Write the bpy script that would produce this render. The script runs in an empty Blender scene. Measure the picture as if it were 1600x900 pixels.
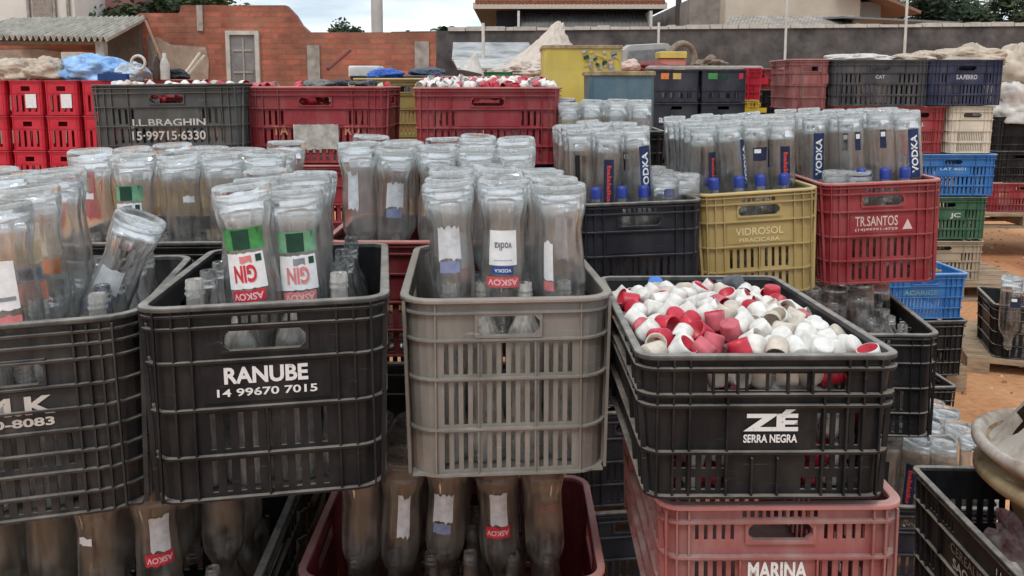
import bpy, math, random
from mathutils import Matrix, Vector, noise as mnoise
random.seed(7)
S = bpy.context.scene
COL = S.collection
R = math.radians

# ------------------------------------------------------------------ camera
F, UC, VC, EYE, HOR = 1250.0, 800.0, 272.0, 1.45, 130.0
PITCH = math.atan((VC - HOR) / F)
cam = bpy.data.cameras.new('camera')
cam.sensor_width = 36.0
cam.lens = F / 1600 * 36.0
cam.shift_y = -(450 - VC) / 1600
cam.clip_start, cam.clip_end = 0.02, 3000
camo = bpy.data.objects.new('camera', cam)
COL.objects.link(camo)
camo.location = (0, 0, EYE)
camo.rotation_euler = (R(90) - PITCH, 0, 0)
S.camera = camo

def at(u, v, Y):
    """a point of the place: seen at (u, v) of the 1600 px photo, Y metres ahead"""
    a = (u - UC) / F; b = -(v - VC) / F
    d = Vector((a, math.cos(PITCH) + b * math.sin(PITCH), -math.sin(PITCH) + b * math.cos(PITCH)))
    d *= Y / d.y
    return Vector((d.x, d.y, d.z + EYE))

# ------------------------------------------------------------------ world, sun, exposure
W = bpy.data.worlds.new('World'); S.world = W
W.use_nodes = True
nt = W.node_tree; nt.nodes.clear()
def nd(nt, t, **kw):
    n = nt.nodes.new(t)
    for k, v in kw.items(): setattr(n, k, v)
    return n
SUN_EL, SUN_AZ = R(58), R(200)
sky = nd(nt, 'ShaderNodeTexSky', sky_type='NISHITA', sun_disc=False, sun_elevation=SUN_EL, sun_rotation=SUN_AZ)
tc = nd(nt, 'ShaderNodeTexCoord')
mp = nd(nt, 'ShaderNodeMapping'); mp.inputs['Scale'].default_value = (3, 3, 14)
ns = nd(nt, 'ShaderNodeTexNoise'); ns.inputs['Scale'].default_value = 1.6; ns.inputs['Detail'].default_value = 7
cr = nd(nt, 'ShaderNodeValToRGB')
cr.color_ramp.elements[0].position = .36; cr.color_ramp.elements[0].color = (4.3, 5.1, 5.9, 1)
cr.color_ramp.elements[1].position = .62; cr.color_ramp.elements[1].color = (8.4, 8.75, 9.0, 1)
mx = nd(nt, 'ShaderNodeMixRGB'); mx.inputs[0].default_value = .86
bg = nd(nt, 'ShaderNodeBackground'); bg.inputs[1].default_value = 0.095
ow = nd(nt, 'ShaderNodeOutputWorld')
L = nt.links.new
L(tc.outputs['Generated'], mp.inputs[0]); L(mp.outputs[0], ns.inputs['Vector']); L(ns.outputs[0], cr.inputs[0])
L(sky.outputs[0], mx.inputs[1]); L(cr.outputs[0], mx.inputs[2]); L(mx.outputs[0], bg.inputs[0]); L(bg.outputs[0], ow.inputs[0])
sd = bpy.data.lights.new('sun', 'SUN'); sd.energy = 1.0; sd.angle = R(18); sd.color = (1, .96, .90)
so = bpy.data.objects.new('sun', sd); COL.objects.link(so)
so.rotation_euler = (R(90) - SUN_EL, 0, R(180) - SUN_AZ)
so.location = (0, 0, 30)
S.view_settings.view_transform = 'Standard'; S.view_settings.look = 'None'
S.view_settings.gamma = 1; S.view_settings.use_curve_mapping = False
S.view_settings.exposure = 0.70
S.render.engine = 'CYCLES'
cy = S.cycles
cy.max_bounces = 64; cy.diffuse_bounces = 5; cy.glossy_bounces = 8; cy.transmission_bounces = 56; cy.sample_clamp_indirect = 20
cy.transparent_max_bounces = 40
cy.use_adaptive_sampling = True; cy.adaptive_threshold = .02
cy.use_denoising = True
cy.caustics_reflective = False; cy.caustics_refractive = True

# ------------------------------------------------------------------ materials
MAT = {}
def srgb(r, g, b):
    f = lambda c: ((c / 255) / 12.92) if c <= 10 else (((c / 255) + .055) / 1.055) ** 2.4
    return (f(r), f(g), f(b))
def newmat(name):
    m = bpy.data.materials.new(name); m.use_nodes = True
    t = m.node_tree; t.nodes.clear()
    out = nd(t, 'ShaderNodeOutputMaterial')
    return m, t, out
def plastic(name, col, dust=(.30, .25, .20), amount=.5, rough=.5, scale=18, top=.55, spec=.4, fade=.25):
    """moulded plastic: blotchy fading, fine scratches, dust that lies on what faces up"""
    if name in MAT: return MAT[name]
    m, t, out = newmat(name); l = t.links.new
    p = nd(t, 'ShaderNodeBsdfPrincipled')
    tc = nd(t, 'ShaderNodeTexCoord')
    n1 = nd(t, 'ShaderNodeTexNoise'); n1.inputs['Scale'].default_value = scale; n1.inputs['Detail'].default_value = 6; n1.inputs['Roughness'].default_value = .65
    n2 = nd(t, 'ShaderNodeTexNoise'); n2.inputs['Scale'].default_value = scale * .35; n2.inputs['Detail'].default_value = 4
    mp = nd(t, 'ShaderNodeMapping'); mp.inputs['Scale'].default_value = (1, 1, .35)
    l(tc.outputs['Object'], mp.inputs[0]); l(mp.outputs[0], n1.inputs['Vector']); l(tc.outputs['Object'], n2.inputs['Vector'])
    r1 = nd(t, 'ShaderNodeMapRange'); r1.inputs[1].default_value = .42; r1.inputs[2].default_value = .75; r1.inputs[4].default_value = amount
    l(n1.outputs[0], r1.inputs[0])
    r2 = nd(t, 'ShaderNodeMapRange'); r2.inputs[1].default_value = .35; r2.inputs[2].default_value = .68; r2.inputs[3].default_value = 0; r2.inputs[4].default_value = 1
    l(n2.outputs[0], r2.inputs[0])
    fadec = nd(t, 'ShaderNodeMixRGB')
    fadec.inputs[1].default_value = (*col, 1)
    fadec.inputs[2].default_value = (*[c + (min(1, c * 1.5 + .03) - c) * fade * 2 for c in col], 1)
    l(r2.outputs[0], fadec.inputs[0])
    g = nd(t, 'ShaderNodeNewGeometry'); sx = nd(t, 'ShaderNodeSeparateXYZ'); l(g.outputs['Normal'], sx.inputs[0])
    up = nd(t, 'ShaderNodeMapRange'); up.inputs[1].default_value = .3; up.inputs[2].default_value = .95; up.inputs[4].default_value = top
    l(sx.outputs['Z'], up.inputs[0])
    mul = nd(t, 'ShaderNodeMath', operation='MULTIPLY'); l(up.outputs[0], mul.inputs[0])
    r3 = nd(t, 'ShaderNodeMapRange'); r3.inputs[1].default_value = .25; r3.inputs[2].default_value = .7; r3.inputs[3].default_value = .35; r3.inputs[4].default_value = 1.2
    l(n1.outputs[0], r3.inputs[0]); l(r3.outputs[0], mul.inputs[1])
    add = nd(t, 'ShaderNodeMath', operation='ADD', use_clamp=True); l(r1.outputs[0], add.inputs[0]); l(mul.outputs[0], add.inputs[1])
    mix = nd(t, 'ShaderNodeMixRGB'); l(add.outputs[0], mix.inputs[0]); l(fadec.outputs[0], mix.inputs[1]); mix.inputs[2].default_value = (*dust, 1)
    l(mix.outputs[0], p.inputs['Base Color'])
    mps = nd(t, 'ShaderNodeMapping'); mps.inputs['Scale'].default_value = (14, 14, 230); mps.inputs['Rotation'].default_value = (.25, .18, .3); l(tc.outputs['Object'], mps.inputs[0])
    n4 = nd(t, 'ShaderNodeTexNoise'); n4.inputs['Scale'].default_value = 1.0; n4.inputs['Detail'].default_value = 3; l(mps.outputs[0], n4.inputs['Vector'])
    r4 = nd(t, 'ShaderNodeMapRange'); r4.inputs[1].default_value = .66; r4.inputs[2].default_value = .72; r4.inputs[4].default_value = .42; l(n4.outputs[0], r4.inputs[0])
    mixs = nd(t, 'ShaderNodeMixRGB'); l(r4.outputs[0], mixs.inputs[0]); l(mix.outputs[0], mixs.inputs[1]); mixs.inputs[2].default_value = (*[min(.6, c * 2.2 + .07) for c in col], 1)
    l(mixs.outputs[0], p.inputs['Base Color'])
    rr = nd(t, 'ShaderNodeMapRange'); rr.inputs[3].default_value = rough - .06; rr.inputs[4].default_value = min(1, rough + .35)
    l(add.outputs[0], rr.inputs[0]); l(rr.outputs[0], p.inputs['Roughness'])
    p.inputs['Specular IOR Level'].default_value = spec
    bp = nd(t, 'ShaderNodeBump'); bp.inputs['Strength'].default_value = .25; bp.inputs['Distance'].default_value = .002
    l(n1.outputs[0], bp.inputs['Height']); l(bp.outputs[0], p.inputs['Normal'])
    l(p.outputs[0], out.inputs[0])
    MAT[name] = m; return m
def simple(name, col, rough=.7, var=.25, scale=20, metal=0, bump=0, spec=.3, stretch=(1, 1, 1), col2=None):
    if name in MAT: return MAT[name]
    m, t, out = newmat(name); l = t.links.new
    p = nd(t, 'ShaderNodeBsdfPrincipled'); p.inputs['Roughness'].default_value = rough; p.inputs['Metallic'].default_value = metal
    p.inputs['Specular IOR Level'].default_value = spec
    tc = nd(t, 'ShaderNodeTexCoord'); mp = nd(t, 'ShaderNodeMapping'); mp.inputs['Scale'].default_value = stretch
    n = nd(t, 'ShaderNodeTexNoise'); n.inputs['Scale'].default_value = scale; n.inputs['Detail'].default_value = 7; n.inputs['Roughness'].default_value = .62
    l(tc.outputs['Object'], mp.inputs[0]); l(mp.outputs[0], n.inputs['Vector'])
    cr = nd(t, 'ShaderNodeValToRGB'); cr.color_ramp.elements[0].position = .33; cr.color_ramp.elements[1].position = .68
    a = [max(0, c * (1 - var)) for c in col]; b = [min(1, c * (1 + var)) for c in col] if col2 is None else col2
    cr.color_ramp.elements[0].color = (*a, 1); cr.color_ramp.elements[1].color = (*b, 1)
    l(n.outputs[0], cr.inputs[0]); l(cr.outputs[0], p.inputs['Base Color'])
    if bump:
        bp = nd(t, 'ShaderNodeBump'); bp.inputs['Strength'].default_value = .6; bp.inputs['Distance'].default_value = bump
        l(n.outputs[0], bp.inputs['Height']); l(bp.outputs[0], p.inputs['Normal'])
    l(p.outputs[0], out.inputs[0]); MAT[name] = m; return m
def glass(name, dust_haze_col=(.92, .89, .845), dust0=.004, dust1=.17, tint=(.996, .997, .996), edge=(.97, .975, .97), thick=0.0, refr=1.0):
    """thin bottle glass with dried dirt; tint streaks and darker edges imitate refraction"""
    if name in MAT: return MAT[name]
    m, t, out = newmat(name); l = t.links.new
    tc = nd(t, 'ShaderNodeTexCoord'); oi = nd(t, 'ShaderNodeObjectInfo')
    addv = nd(t, 'ShaderNodeVectorMath', operation='ADD'); l(tc.outputs['Object'], addv.inputs[0])
    cmb = nd(t, 'ShaderNodeCombineXYZ'); l(oi.outputs['Random'], cmb.inputs[0]); l(oi.outputs['Random'], cmb.inputs[2]); l(cmb.outputs[0], addv.inputs[1])
    mp = nd(t, 'ShaderNodeMapping'); mp.inputs['Scale'].default_value = (110, 110, 8)
    l(addv.outputs[0], mp.inputs[0])
    ns = nd(t, 'ShaderNodeTexNoise'); ns.inputs['Scale'].default_value = 1; ns.inputs['Detail'].default_value = 5; l(mp.outputs[0], ns.inputs['Vector'])
    nb = nd(t, 'ShaderNodeTexNoise'); nb.inputs['Scale'].default_value = 26; nb.inputs['Detail'].default_value = 5; l(addv.outputs[0], nb.inputs['Vector'])
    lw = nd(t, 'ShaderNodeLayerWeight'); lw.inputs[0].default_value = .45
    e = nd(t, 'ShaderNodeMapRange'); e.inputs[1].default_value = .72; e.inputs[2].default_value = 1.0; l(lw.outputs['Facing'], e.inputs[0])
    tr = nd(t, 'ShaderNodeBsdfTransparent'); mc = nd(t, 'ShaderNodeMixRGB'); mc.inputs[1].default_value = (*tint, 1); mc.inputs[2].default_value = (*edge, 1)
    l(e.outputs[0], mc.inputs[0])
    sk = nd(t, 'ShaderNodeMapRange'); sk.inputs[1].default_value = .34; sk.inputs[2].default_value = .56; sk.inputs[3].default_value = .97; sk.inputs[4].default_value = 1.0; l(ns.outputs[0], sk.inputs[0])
    mk = nd(t, 'ShaderNodeMixRGB', blend_type='MULTIPLY'); mk.inputs[0].default_value = 1; l(mc.outputs[0], mk.inputs[1]); l(sk.outputs[0], mk.inputs[2]); l(mk.outputs[0], tr.inputs[0])  # streaks and edges darkened in the tint, in place of refraction
    gl = nd(t, 'ShaderNodeBsdfGlossy'); gl.inputs['Roughness'].default_value = .025; gl.inputs[0].default_value = (.95, .97, .97, 1)
    bp = nd(t, 'ShaderNodeBump'); bp.inputs['Strength'].default_value = .55; bp.inputs['Distance'].default_value = .004
    l(ns.outputs[0], bp.inputs['Height']); l(bp.outputs[0], gl.inputs['Normal'])
    fr = nd(t, 'ShaderNodeFresnel'); fr.inputs[0].default_value = 1.5; l(bp.outputs[0], fr.inputs['Normal'])
    fm = nd(t, 'ShaderNodeMath', operation='MULTIPLY_ADD', use_clamp=True); fm.inputs[1].default_value = 1.0; fm.inputs[2].default_value = .0; l(fr.outputs[0], fm.inputs[0])
    fq = nd(t, 'ShaderNodeMath', operation='MINIMUM'); fq.inputs[1].default_value = .9; l(fm.outputs[0], fq.inputs[0]); fm = fq
    rf = nd(t, 'ShaderNodeBsdfRefraction'); rf.inputs['IOR'].default_value = 1.45; rf.inputs['Roughness'].default_value = 0.0; l(mk.outputs[0], rf.inputs['Color'])
    b2 = nd(t, 'ShaderNodeBump'); b2.inputs['Strength'].default_value = .3; b2.inputs['Distance'].default_value = .002; l(ns.outputs[0], b2.inputs['Height']); l(b2.outputs[0], rf.inputs['Normal'])
    mr = nd(t, 'ShaderNodeMixShader'); mr.inputs[0].default_value = refr; l(tr.outputs[0], mr.inputs[1]); l(rf.outputs[0], mr.inputs[2]); tr = mr
    m1 = nd(t, 'ShaderNodeMixShader'); l(fm.outputs[0], m1.inputs[0]); l(tr.outputs[0], m1.inputs[1]); l(gl.outputs[0], m1.inputs[2])
    df = nd(t, 'ShaderNodeBsdfDiffuse'); df.inputs[0].default_value = (*dust_haze_col, 1)  # real dust, kept pale to mimic sky light refracted inside the bottles
    tl = nd(t, 'ShaderNodeBsdfTranslucent'); tl.inputs[0].default_value = (*dust_haze_col, 1)
    m0 = nd(t, 'ShaderNodeMixShader'); m0.inputs[0].default_value = .5; l(df.outputs[0], m0.inputs[1]); l(tl.outputs[0], m0.inputs[2])
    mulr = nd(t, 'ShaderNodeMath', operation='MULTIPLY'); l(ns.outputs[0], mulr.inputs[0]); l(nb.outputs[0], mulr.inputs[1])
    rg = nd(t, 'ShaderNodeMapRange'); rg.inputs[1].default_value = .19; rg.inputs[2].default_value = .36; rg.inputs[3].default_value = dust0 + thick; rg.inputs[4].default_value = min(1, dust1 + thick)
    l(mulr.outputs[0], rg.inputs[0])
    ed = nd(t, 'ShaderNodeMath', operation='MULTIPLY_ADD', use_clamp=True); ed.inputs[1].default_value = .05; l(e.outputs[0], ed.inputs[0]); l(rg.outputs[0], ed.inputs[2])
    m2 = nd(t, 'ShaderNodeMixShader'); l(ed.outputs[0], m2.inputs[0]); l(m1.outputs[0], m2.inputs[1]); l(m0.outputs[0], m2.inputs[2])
    l(m2.outputs[0], out.inputs[0]); MAT[name] = m; return m
def brick_mat(name, c1, c2, mortar, bw, bh, patch=None):
    m, t, out = newmat(name); l = t.links.new
    p = nd(t, 'ShaderNodeBsdfPrincipled'); p.inputs['Roughness'].default_value = .9
    tc = nd(t, 'ShaderNodeTexCoord'); mp = nd(t, 'ShaderNodeMapping'); mp.inputs['Rotation'].default_value = (R(90), 0, 0)
    l(tc.outputs['Object'], mp.inputs[0])
    b = nd(t, 'ShaderNodeTexBrick'); b.inputs['Scale'].default_value = 1; b.inputs['Brick Width'].default_value = bw; b.inputs['Row Height'].default_value = bh
    b.inputs['Mortar Size'].default_value = .008; b.inputs['Color1'].default_value = (*c1, 1); b.inputs['Color2'].default_value = (*c2, 1); b.inputs['Mortar'].default_value = (*mortar, 1)
    l(mp.outputs[0], b.inputs['Vector'])
    n = nd(t, 'ShaderNodeTexNoise'); n.inputs['Scale'].default_value = 2.6; n.inputs['Detail'].default_value = 9; n.inputs['Roughness'].default_value = .7; l(tc.outputs['Object'], n.inputs['Vector'])
    r = nd(t, 'ShaderNodeMapRange'); r.inputs[1].default_value = .44; r.inputs[2].default_value = .64; r.inputs[4].default_value = .85; l(n.outputs[0], r.inputs[0])
    mx = nd(t, 'ShaderNodeMixRGB'); l(r.outputs[0], mx.inputs[0]); l(b.outputs[0], mx.inputs[1]); mx.inputs[2].default_value = (*(patch or mortar), 1)
    n3 = nd(t, 'ShaderNodeTexNoise'); n3.inputs['Scale'].default_value = .9; n3.inputs['Detail'].default_value = 10; n3.inputs['Roughness'].default_value = .75; l(tc.outputs['Object'], n3.inputs['Vector'])
    r3 = nd(t, 'ShaderNodeMapRange'); r3.inputs[1].default_value = .38; r3.inputs[2].default_value = .6; r3.inputs[3].default_value = .55; r3.inputs[4].default_value = 1.12; l(n3.outputs[0], r3.inputs[0])
    m3 = nd(t, 'ShaderNodeMixRGB', blend_type='MULTIPLY'); m3.inputs[0].default_value = 1; l(mx.outputs[0], m3.inputs[1]); l(r3.outputs[0], m3.inputs[2])
    l(m3.outputs[0], p.inputs['Base Color'])
    bp = nd(t, 'ShaderNodeBump'); bp.inputs['Distance'].default_value = .01; l(b.outputs['Fac'], bp.inputs['Height']); bp.invert = True; l(bp.outputs[0], p.inputs['Normal'])
    l(p.outputs[0], out.inputs[0]); MAT[name] = m; return m

BLK = lambda n='black crate plastic', a=.09: plastic(n, (.0075, .0088, .0112), dust=(.29, .25, .21), amount=a, top=.85, fade=.06, spec=.22)
RIMK = plastic('worn black rim plastic', (.032, .032, .031), dust=(.30, .275, .245), amount=.28, top=.85, scale=30)
def worn_paint(name, col, wear=.5, scale=90):
    m, t, out = newmat(name); l = t.links.new
    p = nd(t, 'ShaderNodeBsdfPrincipled'); p.inputs['Base Color'].default_value = (*col, 1); p.inputs['Roughness'].default_value = .7
    tc = nd(t, 'ShaderNodeTexCoord'); n = nd(t, 'ShaderNodeTexNoise'); n.inputs['Scale'].default_value = scale; n.inputs['Detail'].default_value = 5; n.inputs['Roughness'].default_value = .7; l(tc.outputs['Object'], n.inputs['Vector'])
    r = nd(t, 'ShaderNodeMapRange'); r.inputs[1].default_value = wear; r.inputs[2].default_value = wear + .10; r.inputs[4].default_value = .8; l(n.outputs[0], r.inputs[0])
    tr = nd(t, 'ShaderNodeBsdfTransparent'); m1 = nd(t, 'ShaderNodeMixShader'); l(r.outputs[0], m1.inputs[0]); l(p.outputs[0], m1.inputs[1]); l(tr.outputs[0], m1.inputs[2]); l(m1.outputs[0], out.inputs[0]); MAT[name] = m; return m
WHITE_INK = worn_paint('worn white stencil paint', (.66, .67, .67), .60)
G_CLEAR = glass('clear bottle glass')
G_HEEL = glass('sky-whitened bottle heel glass', thick=.24, dust_haze_col=(.93, .92, .89))  # heels and bases whitened in the colour for reflected sky
G_BASE = glass('thick bottle base glass', thick=.05, dust_haze_col=(.92, .90, .86))
G_WHITE = glass('frosted white bottle glass', dust_haze_col=(.90, .88, .84), dust0=.008, dust1=.17)
G_WBASE = glass('sky-whitened bottle base glass', thick=.34, dust_haze_col=(.93, .93, .91))  # white put into the base as a painted sky reflection
G_DUSTY = glass('dust-coated bottle glass', dust_haze_col=(.86, .83, .78), dust0=.25, dust1=.66)
G_DIRT_SHADE = glass('muddy shade-browned bottle glass', dust_haze_col=(.60, .53, .47), dust0=.05, dust1=.30, tint=(.975, .965, .95))  # brown film paints dirt and the shade on the lower bottles together
G_DBASE = glass('muddy shade-browned base glass', dust_haze_col=(.42, .37, .32), thick=.15, dust0=.15, dust1=.5, tint=(.85, .83, .80))
PAPER = simple('white label paper', (.70, .72, .73), rough=.75, var=.10, scale=70)
PAPER_W = simple('wet translucent label paper', (.50, .52, .54), rough=.7, var=.22, scale=50)
RED_INK = simple('red label ink', (.52, .030, .05), rough=.6, var=.2, scale=80)
PINK_INK = simple('faded pink label ink', (.60, .20, .20), rough=.7, var=.2, scale=80)
GREEN_INK = simple('leaf green label ink', (.055, .26, .075), rough=.6, var=.35, scale=60)
DKGREEN = simple('dark green label ink', (.012, .055, .035), rough=.6, var=.2, scale=60)
NAVY_INK = simple('navy label ink', (.014, .022, .06), rough=.6, var=.35, scale=60)
BLUE_INK = simple('blue label ink', (.025, .06, .27), rough=.6, var=.3, scale=60)
GREY_INK = simple('grey label ink', (.22, .24, .27), rough=.7, var=.2, scale=60)
YEL_INK = simple('ochre label ink', (.55, .38, .13), rough=.7, var=.25, scale=60)
ORANGE_INK = simple('orange label ink', (.65, .20, .05), rough=.7, var=.25, scale=60)
BLUE_CAP = simple('blue cap plastic', (.022, .045, .27), rough=.4, var=.2, scale=40, spec=.5)

# ------------------------------------------------------------------ mesh builder
class MB:
    def __init__(self): self.v = []; self.f = []; self.m = []; self.s = []
    def quad(self, pts, mi=0, sm=False):
        b = len(self.v); self.v += [tuple(p) for p in pts]; self.f.append(tuple(range(b, b + len(pts)))); self.m.append(mi); self.s.append(sm)
    def hexa(self, p, mi=0):
        b = len(self.v); self.v += [tuple(q) for q in p]
        for q in ((0, 3, 2, 1), (4, 5, 6, 7), (0, 1, 5, 4), (1, 2, 6, 5), (2, 3, 7, 6), (3, 0, 4, 7)):
            self.f.append(tuple(b + i for i in q)); self.m.append(mi); self.s.append(False)
    def box(self, x0, x1, y0, y1, z0, z1, mi=0):
        self.hexa([(x0, y0, z0), (x1, y0, z0), (x1, y1, z0), (x0, y1, z0), (x0, y0, z1), (x1, y0, z1), (x1, y1, z1), (x0, y1, z1)], mi)
    def sweep(self, loops, closed=True, mi=0, sm=False, ring=True):
        """loops: list of equally long point rings, joined one to the next"""
        n = len(loops[0]); b = len(self.v)
        for lp in loops: self.v += [tuple(p) for p in lp]
        for i in range(len(loops) - (0 if closed else 1)):
            j = (i + 1) % len(loops)
            for k in range(n if ring else n - 1):
                k2 = (k + 1) % n
                self.f.append((b + i * n + k, b + i * n + k2, b + j * n + k2, b + j * n + k)); self.m.append(mi); self.s.append(sm)
    def lathe(self, prof, seg=32, mi=0, sm=True, flute=None, mif=None):
        b = len(self.v); n = len(prof)
        for (r, z) in prof:
            for k in range(seg):
                a = 2 * math.pi * k / seg
                rr = r * (1 + (flute(a, z, r) if flute else 0))
                self.v.append((rr * math.cos(a), rr * math.sin(a), z))
        for i in range(n - 1):
            for k in range(seg):
                k2 = (k + 1) % seg
                self.f.append((b + i * seg + k, b + i * seg + k2, b + (i + 1) * seg + k2, b + (i + 1) * seg + k))
                self.m.append(mif(i) if mif else mi); self.s.append(sm)
    def tube(self, p0, p1, r0, r1=None, seg=8, mi=0, caps=True):
        p0, p1 = Vector(p0), Vector(p1); r1 = r0 if r1 is None else r1
        d = (p1 - p0).normalized(); a = d.orthogonal().normalized(); c = d.cross(a)
        l0 = [p0 + (a * math.cos(t) + c * math.sin(t)) * r0 for t in (2 * math.pi * k / seg for k in range(seg))]
        l1 = [p1 + (a * math.cos(t) + c * math.sin(t)) * r1 for t in (2 * math.pi * k / seg for k in range(seg))]
        self.sweep([l0, l1], closed=False, mi=mi, sm=seg > 6)
        if caps: self.quad(l0[::-1], mi); self.quad(l1, mi)
    def mesh(self, name, mats):
        me = bpy.data.meshes.new(name); me.from_pydata(self.v, [], self.f)
        for m in mats: me.materials.append(m)
        me.polygons.foreach_set('material_index', self.m); me.polygons.foreach_set('use_smooth', self.s)
        me.update(); return me
    def build(self, name, mats, parent=None, matrix=None):
        if not isinstance(mats, (list, tuple)): mats = [mats]
        return link(name, self.mesh(name, mats), parent, matrix)
def link(name, data, parent=None, matrix=None):
    o = bpy.data.objects.new(name, data); COL.objects.link(o)
    if parent is not None: o.parent = parent
    if matrix is not None:
        if parent is None: o.matrix_world = matrix
        else: o.matrix_local = matrix
    return o
def tag(o, label=None, cat=None, group=None, kind=None):
    if label: o['label'] = label
    if cat: o['category'] = cat
    if group: o['group'] = group
    if kind: o['kind'] = kind
    return o
def thing(name, label, cat, matrix=None, group=None):
    o = link(name, None, None, matrix or Matrix()); o.empty_display_size = .05
    return tag(o, label, cat, group)
T = lambda x, y, z: Matrix.Translation((x, y, z))
RX = lambda a: Matrix.Rotation(R(a), 4, 'X')
RY = lambda a: Matrix.Rotation(R(a), 4, 'Y')
RZ = lambda a: Matrix.Rotation(R(a), 4, 'Z')

TEXT = {}
def text_tris(s, bold=.0, spacing=1.0):
    """flat outline of a string, centred, 1 unit tall: (verts, faces, width)"""
    key = (s, bold, spacing)
    if key in TEXT: return TEXT[key]
    c = bpy.data.curves.new('lettering', 'FONT'); c.body = s; c.offset = bold; c.space_character = spacing; c.resolution_u = 3
    o = bpy.data.objects.new('lettering', c); COL.objects.link(o)
    dg = bpy.context.evaluated_depsgraph_get(); dg.update()
    me = bpy.data.meshes.new_from_object(o.evaluated_get(dg))
    v = [(p.co.x, p.co.y) for p in me.vertices]; f = [tuple(p.vertices) for p in me.polygons]
    bpy.data.objects.remove(o); bpy.data.curves.remove(c); bpy.data.meshes.remove(me)
    x0 = min(p[0] for p in v); x1 = max(p[0] for p in v); y0 = min(p[1] for p in v); y1 = max(p[1] for p in v)
    h = y1 - y0
    v = [((x - (x0 + x1) / 2) / h, (y - (y0 + y1) / 2) / h) for x, y in v]
    TEXT[key] = (v, f, (x1 - x0) / h); return TEXT[key]
def text_mb(mb, s, cx, cy, w, h, place, bold=.02, rot=0, mi=0, spacing=1.0):
    """lay the string out in a w x h frame and place each vertex with place(x, y)"""
    v, f, tw = text_tris(s, bold, spacing)
    b = len(mb.v); ca, sa = math.cos(R(rot)), math.sin(R(rot))
    for x, y in v:
        X, Y = x / tw * w, y * h
        mb.v.append(tuple(place(cx + X * ca - Y * sa, cy + X * sa + Y * ca)))
    for q in f: mb.f.append(tuple(b + i for i in q)); mb.m.append(mi); mb.s.append(False)

# ------------------------------------------------------------------ crates
class Crate:
    """Local frame: x along the front, -y the front, z up; origin under the middle."""
    def __init__(s, W, L, H, taper=.012, rc=.028, wall=.003, inset=.010):
        s.W, s.L, s.H, s.taper, s.rc, s.wall, s.inset = W, L, H, taper, rc, wall, inset
    def half(s, z):
        k = s.taper * (1 - z / s.H) + s.inset
        return s.W / 2 - k, s.L / 2 - k
    def fp(s, face, x, z, off=0):
        a, b = s.half(z)
        if face == 'front': return (x, -(b + off), z)
        if face == 'back': return (-x, b + off, z)
        if face == 'right': return (a + off, x, z)
        return (-(a + off), -x, z)
    def span(s, face, z=None):
        a, b = s.half(0 if z is None else z)
        return (a if face in ('front', 'back') else b) - s.rc
    def outline(s, z, off=0, n=5):
        a, b = s.half(z); r = max(.001, s.rc + off); pts = []
        for cx, cy_, a0 in ((a - s.rc, b - s.rc, 0), (-(a - s.rc), b - s.rc, 90), (-(a - s.rc), -(b - s.rc), 180), (a - s.rc, -(b - s.rc), 270)):
            for i in range(n + 1):
                t = R(a0 + 90 * i / n); pts.append((cx + r * math.cos(t), cy_ + r * math.sin(t), z))
        return pts
    def cell(s, mb, face, x0, x1, z0, z1, o0=None, o1=0):
        o0 = -s.wall if o0 is None else o0
        p = s.fp
        mb.hexa([p(face, x0, z0, o1), p(face, x1, z0, o1), p(face, x1, z0, o0), p(face, x0, z0, o0),
                 p(face, x0, z1, o1), p(face, x1, z1, o1), p(face, x1, z1, o0), p(face, x0, z1, o0)])
    def panel(s, mb, face, rows):
        """rows: (z0, z1, [(x0, x1, n, open share)]) from the floor up; n = 1 is one hole"""
        zs = 0.0; top = s.H - .004
        e = lambda z: s.span(face, 0) + s.taper * 0
        w = s.span(face, 0)
        for z0, z1, segs in rows:
            if z0 > zs + 1e-5: s.cell(mb, face, -w, w, zs, z0)
            x = -w
            for (a, b, n, sh) in sorted(segs):
                a, b = max(a, -w + .002), min(b, w - .002)
                p = (b - a) / n
                for k in range(n):
                    h0 = a + p * (k + .5 - sh / 2); h1 = a + p * (k + .5 + sh / 2)
                    if h0 > x + 1e-5: s.cell(mb, face, x, h0, z0, z1)
                    x = h1
            if x < w - 1e-5: s.cell(mb, face, x, w, z0, z1)
            zs = z1
        if zs < top: s.cell(mb, face, -w, w, zs, top)
    def ring(s, mb, z, proj, th, off0=0.0, mi=0):
        a = s.outline(z - th / 2, off0); b = s.outline(z - th / 2, off0 + proj); c = s.outline(z + th / 2, off0 + proj); d = s.outline(z + th / 2, off0)
        mb.sweep([a, b, c, d], closed=True, mi=mi)
    def corners(s, mb):
        n = 5
        for lo in range(4):
            o0 = s.outline(0, 0); o1 = s.outline(s.H - .004, 0); i0 = s.outline(0, -s.wall); i1 = s.outline(s.H - .004, -s.wall)
            k = lo * (n + 1)
            for i in range(n):
                mb.quad([o0[k + i], o0[k + i + 1], o1[k + i + 1], o1[k + i]], 0, True)
                mb.quad([i0[k + i + 1], i0[k + i], i1[k + i], i1[k + i + 1]], 0, True)
            # straight remainder between the wall panels (built to the narrow floor span) and the corner
        a1, b1 = s.half(s.H - .004); a0, b0 = s.half(0)
        for face in ('front', 'back', 'left', 'right'):
            w0 = s.span(face, 0); w1 = s.span(face, s.H - .004)
            for sg in (-1, 1):
                for off in (0, -s.wall):
                    q = [s.fp(face, sg * w0, 0, off), s.fp(face, sg * w0, s.H - .004, off), s.fp(face, sg * w1, s.H - .004, off)]
                    mb.quad(q if sg < 0 else q[::-1])

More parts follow.
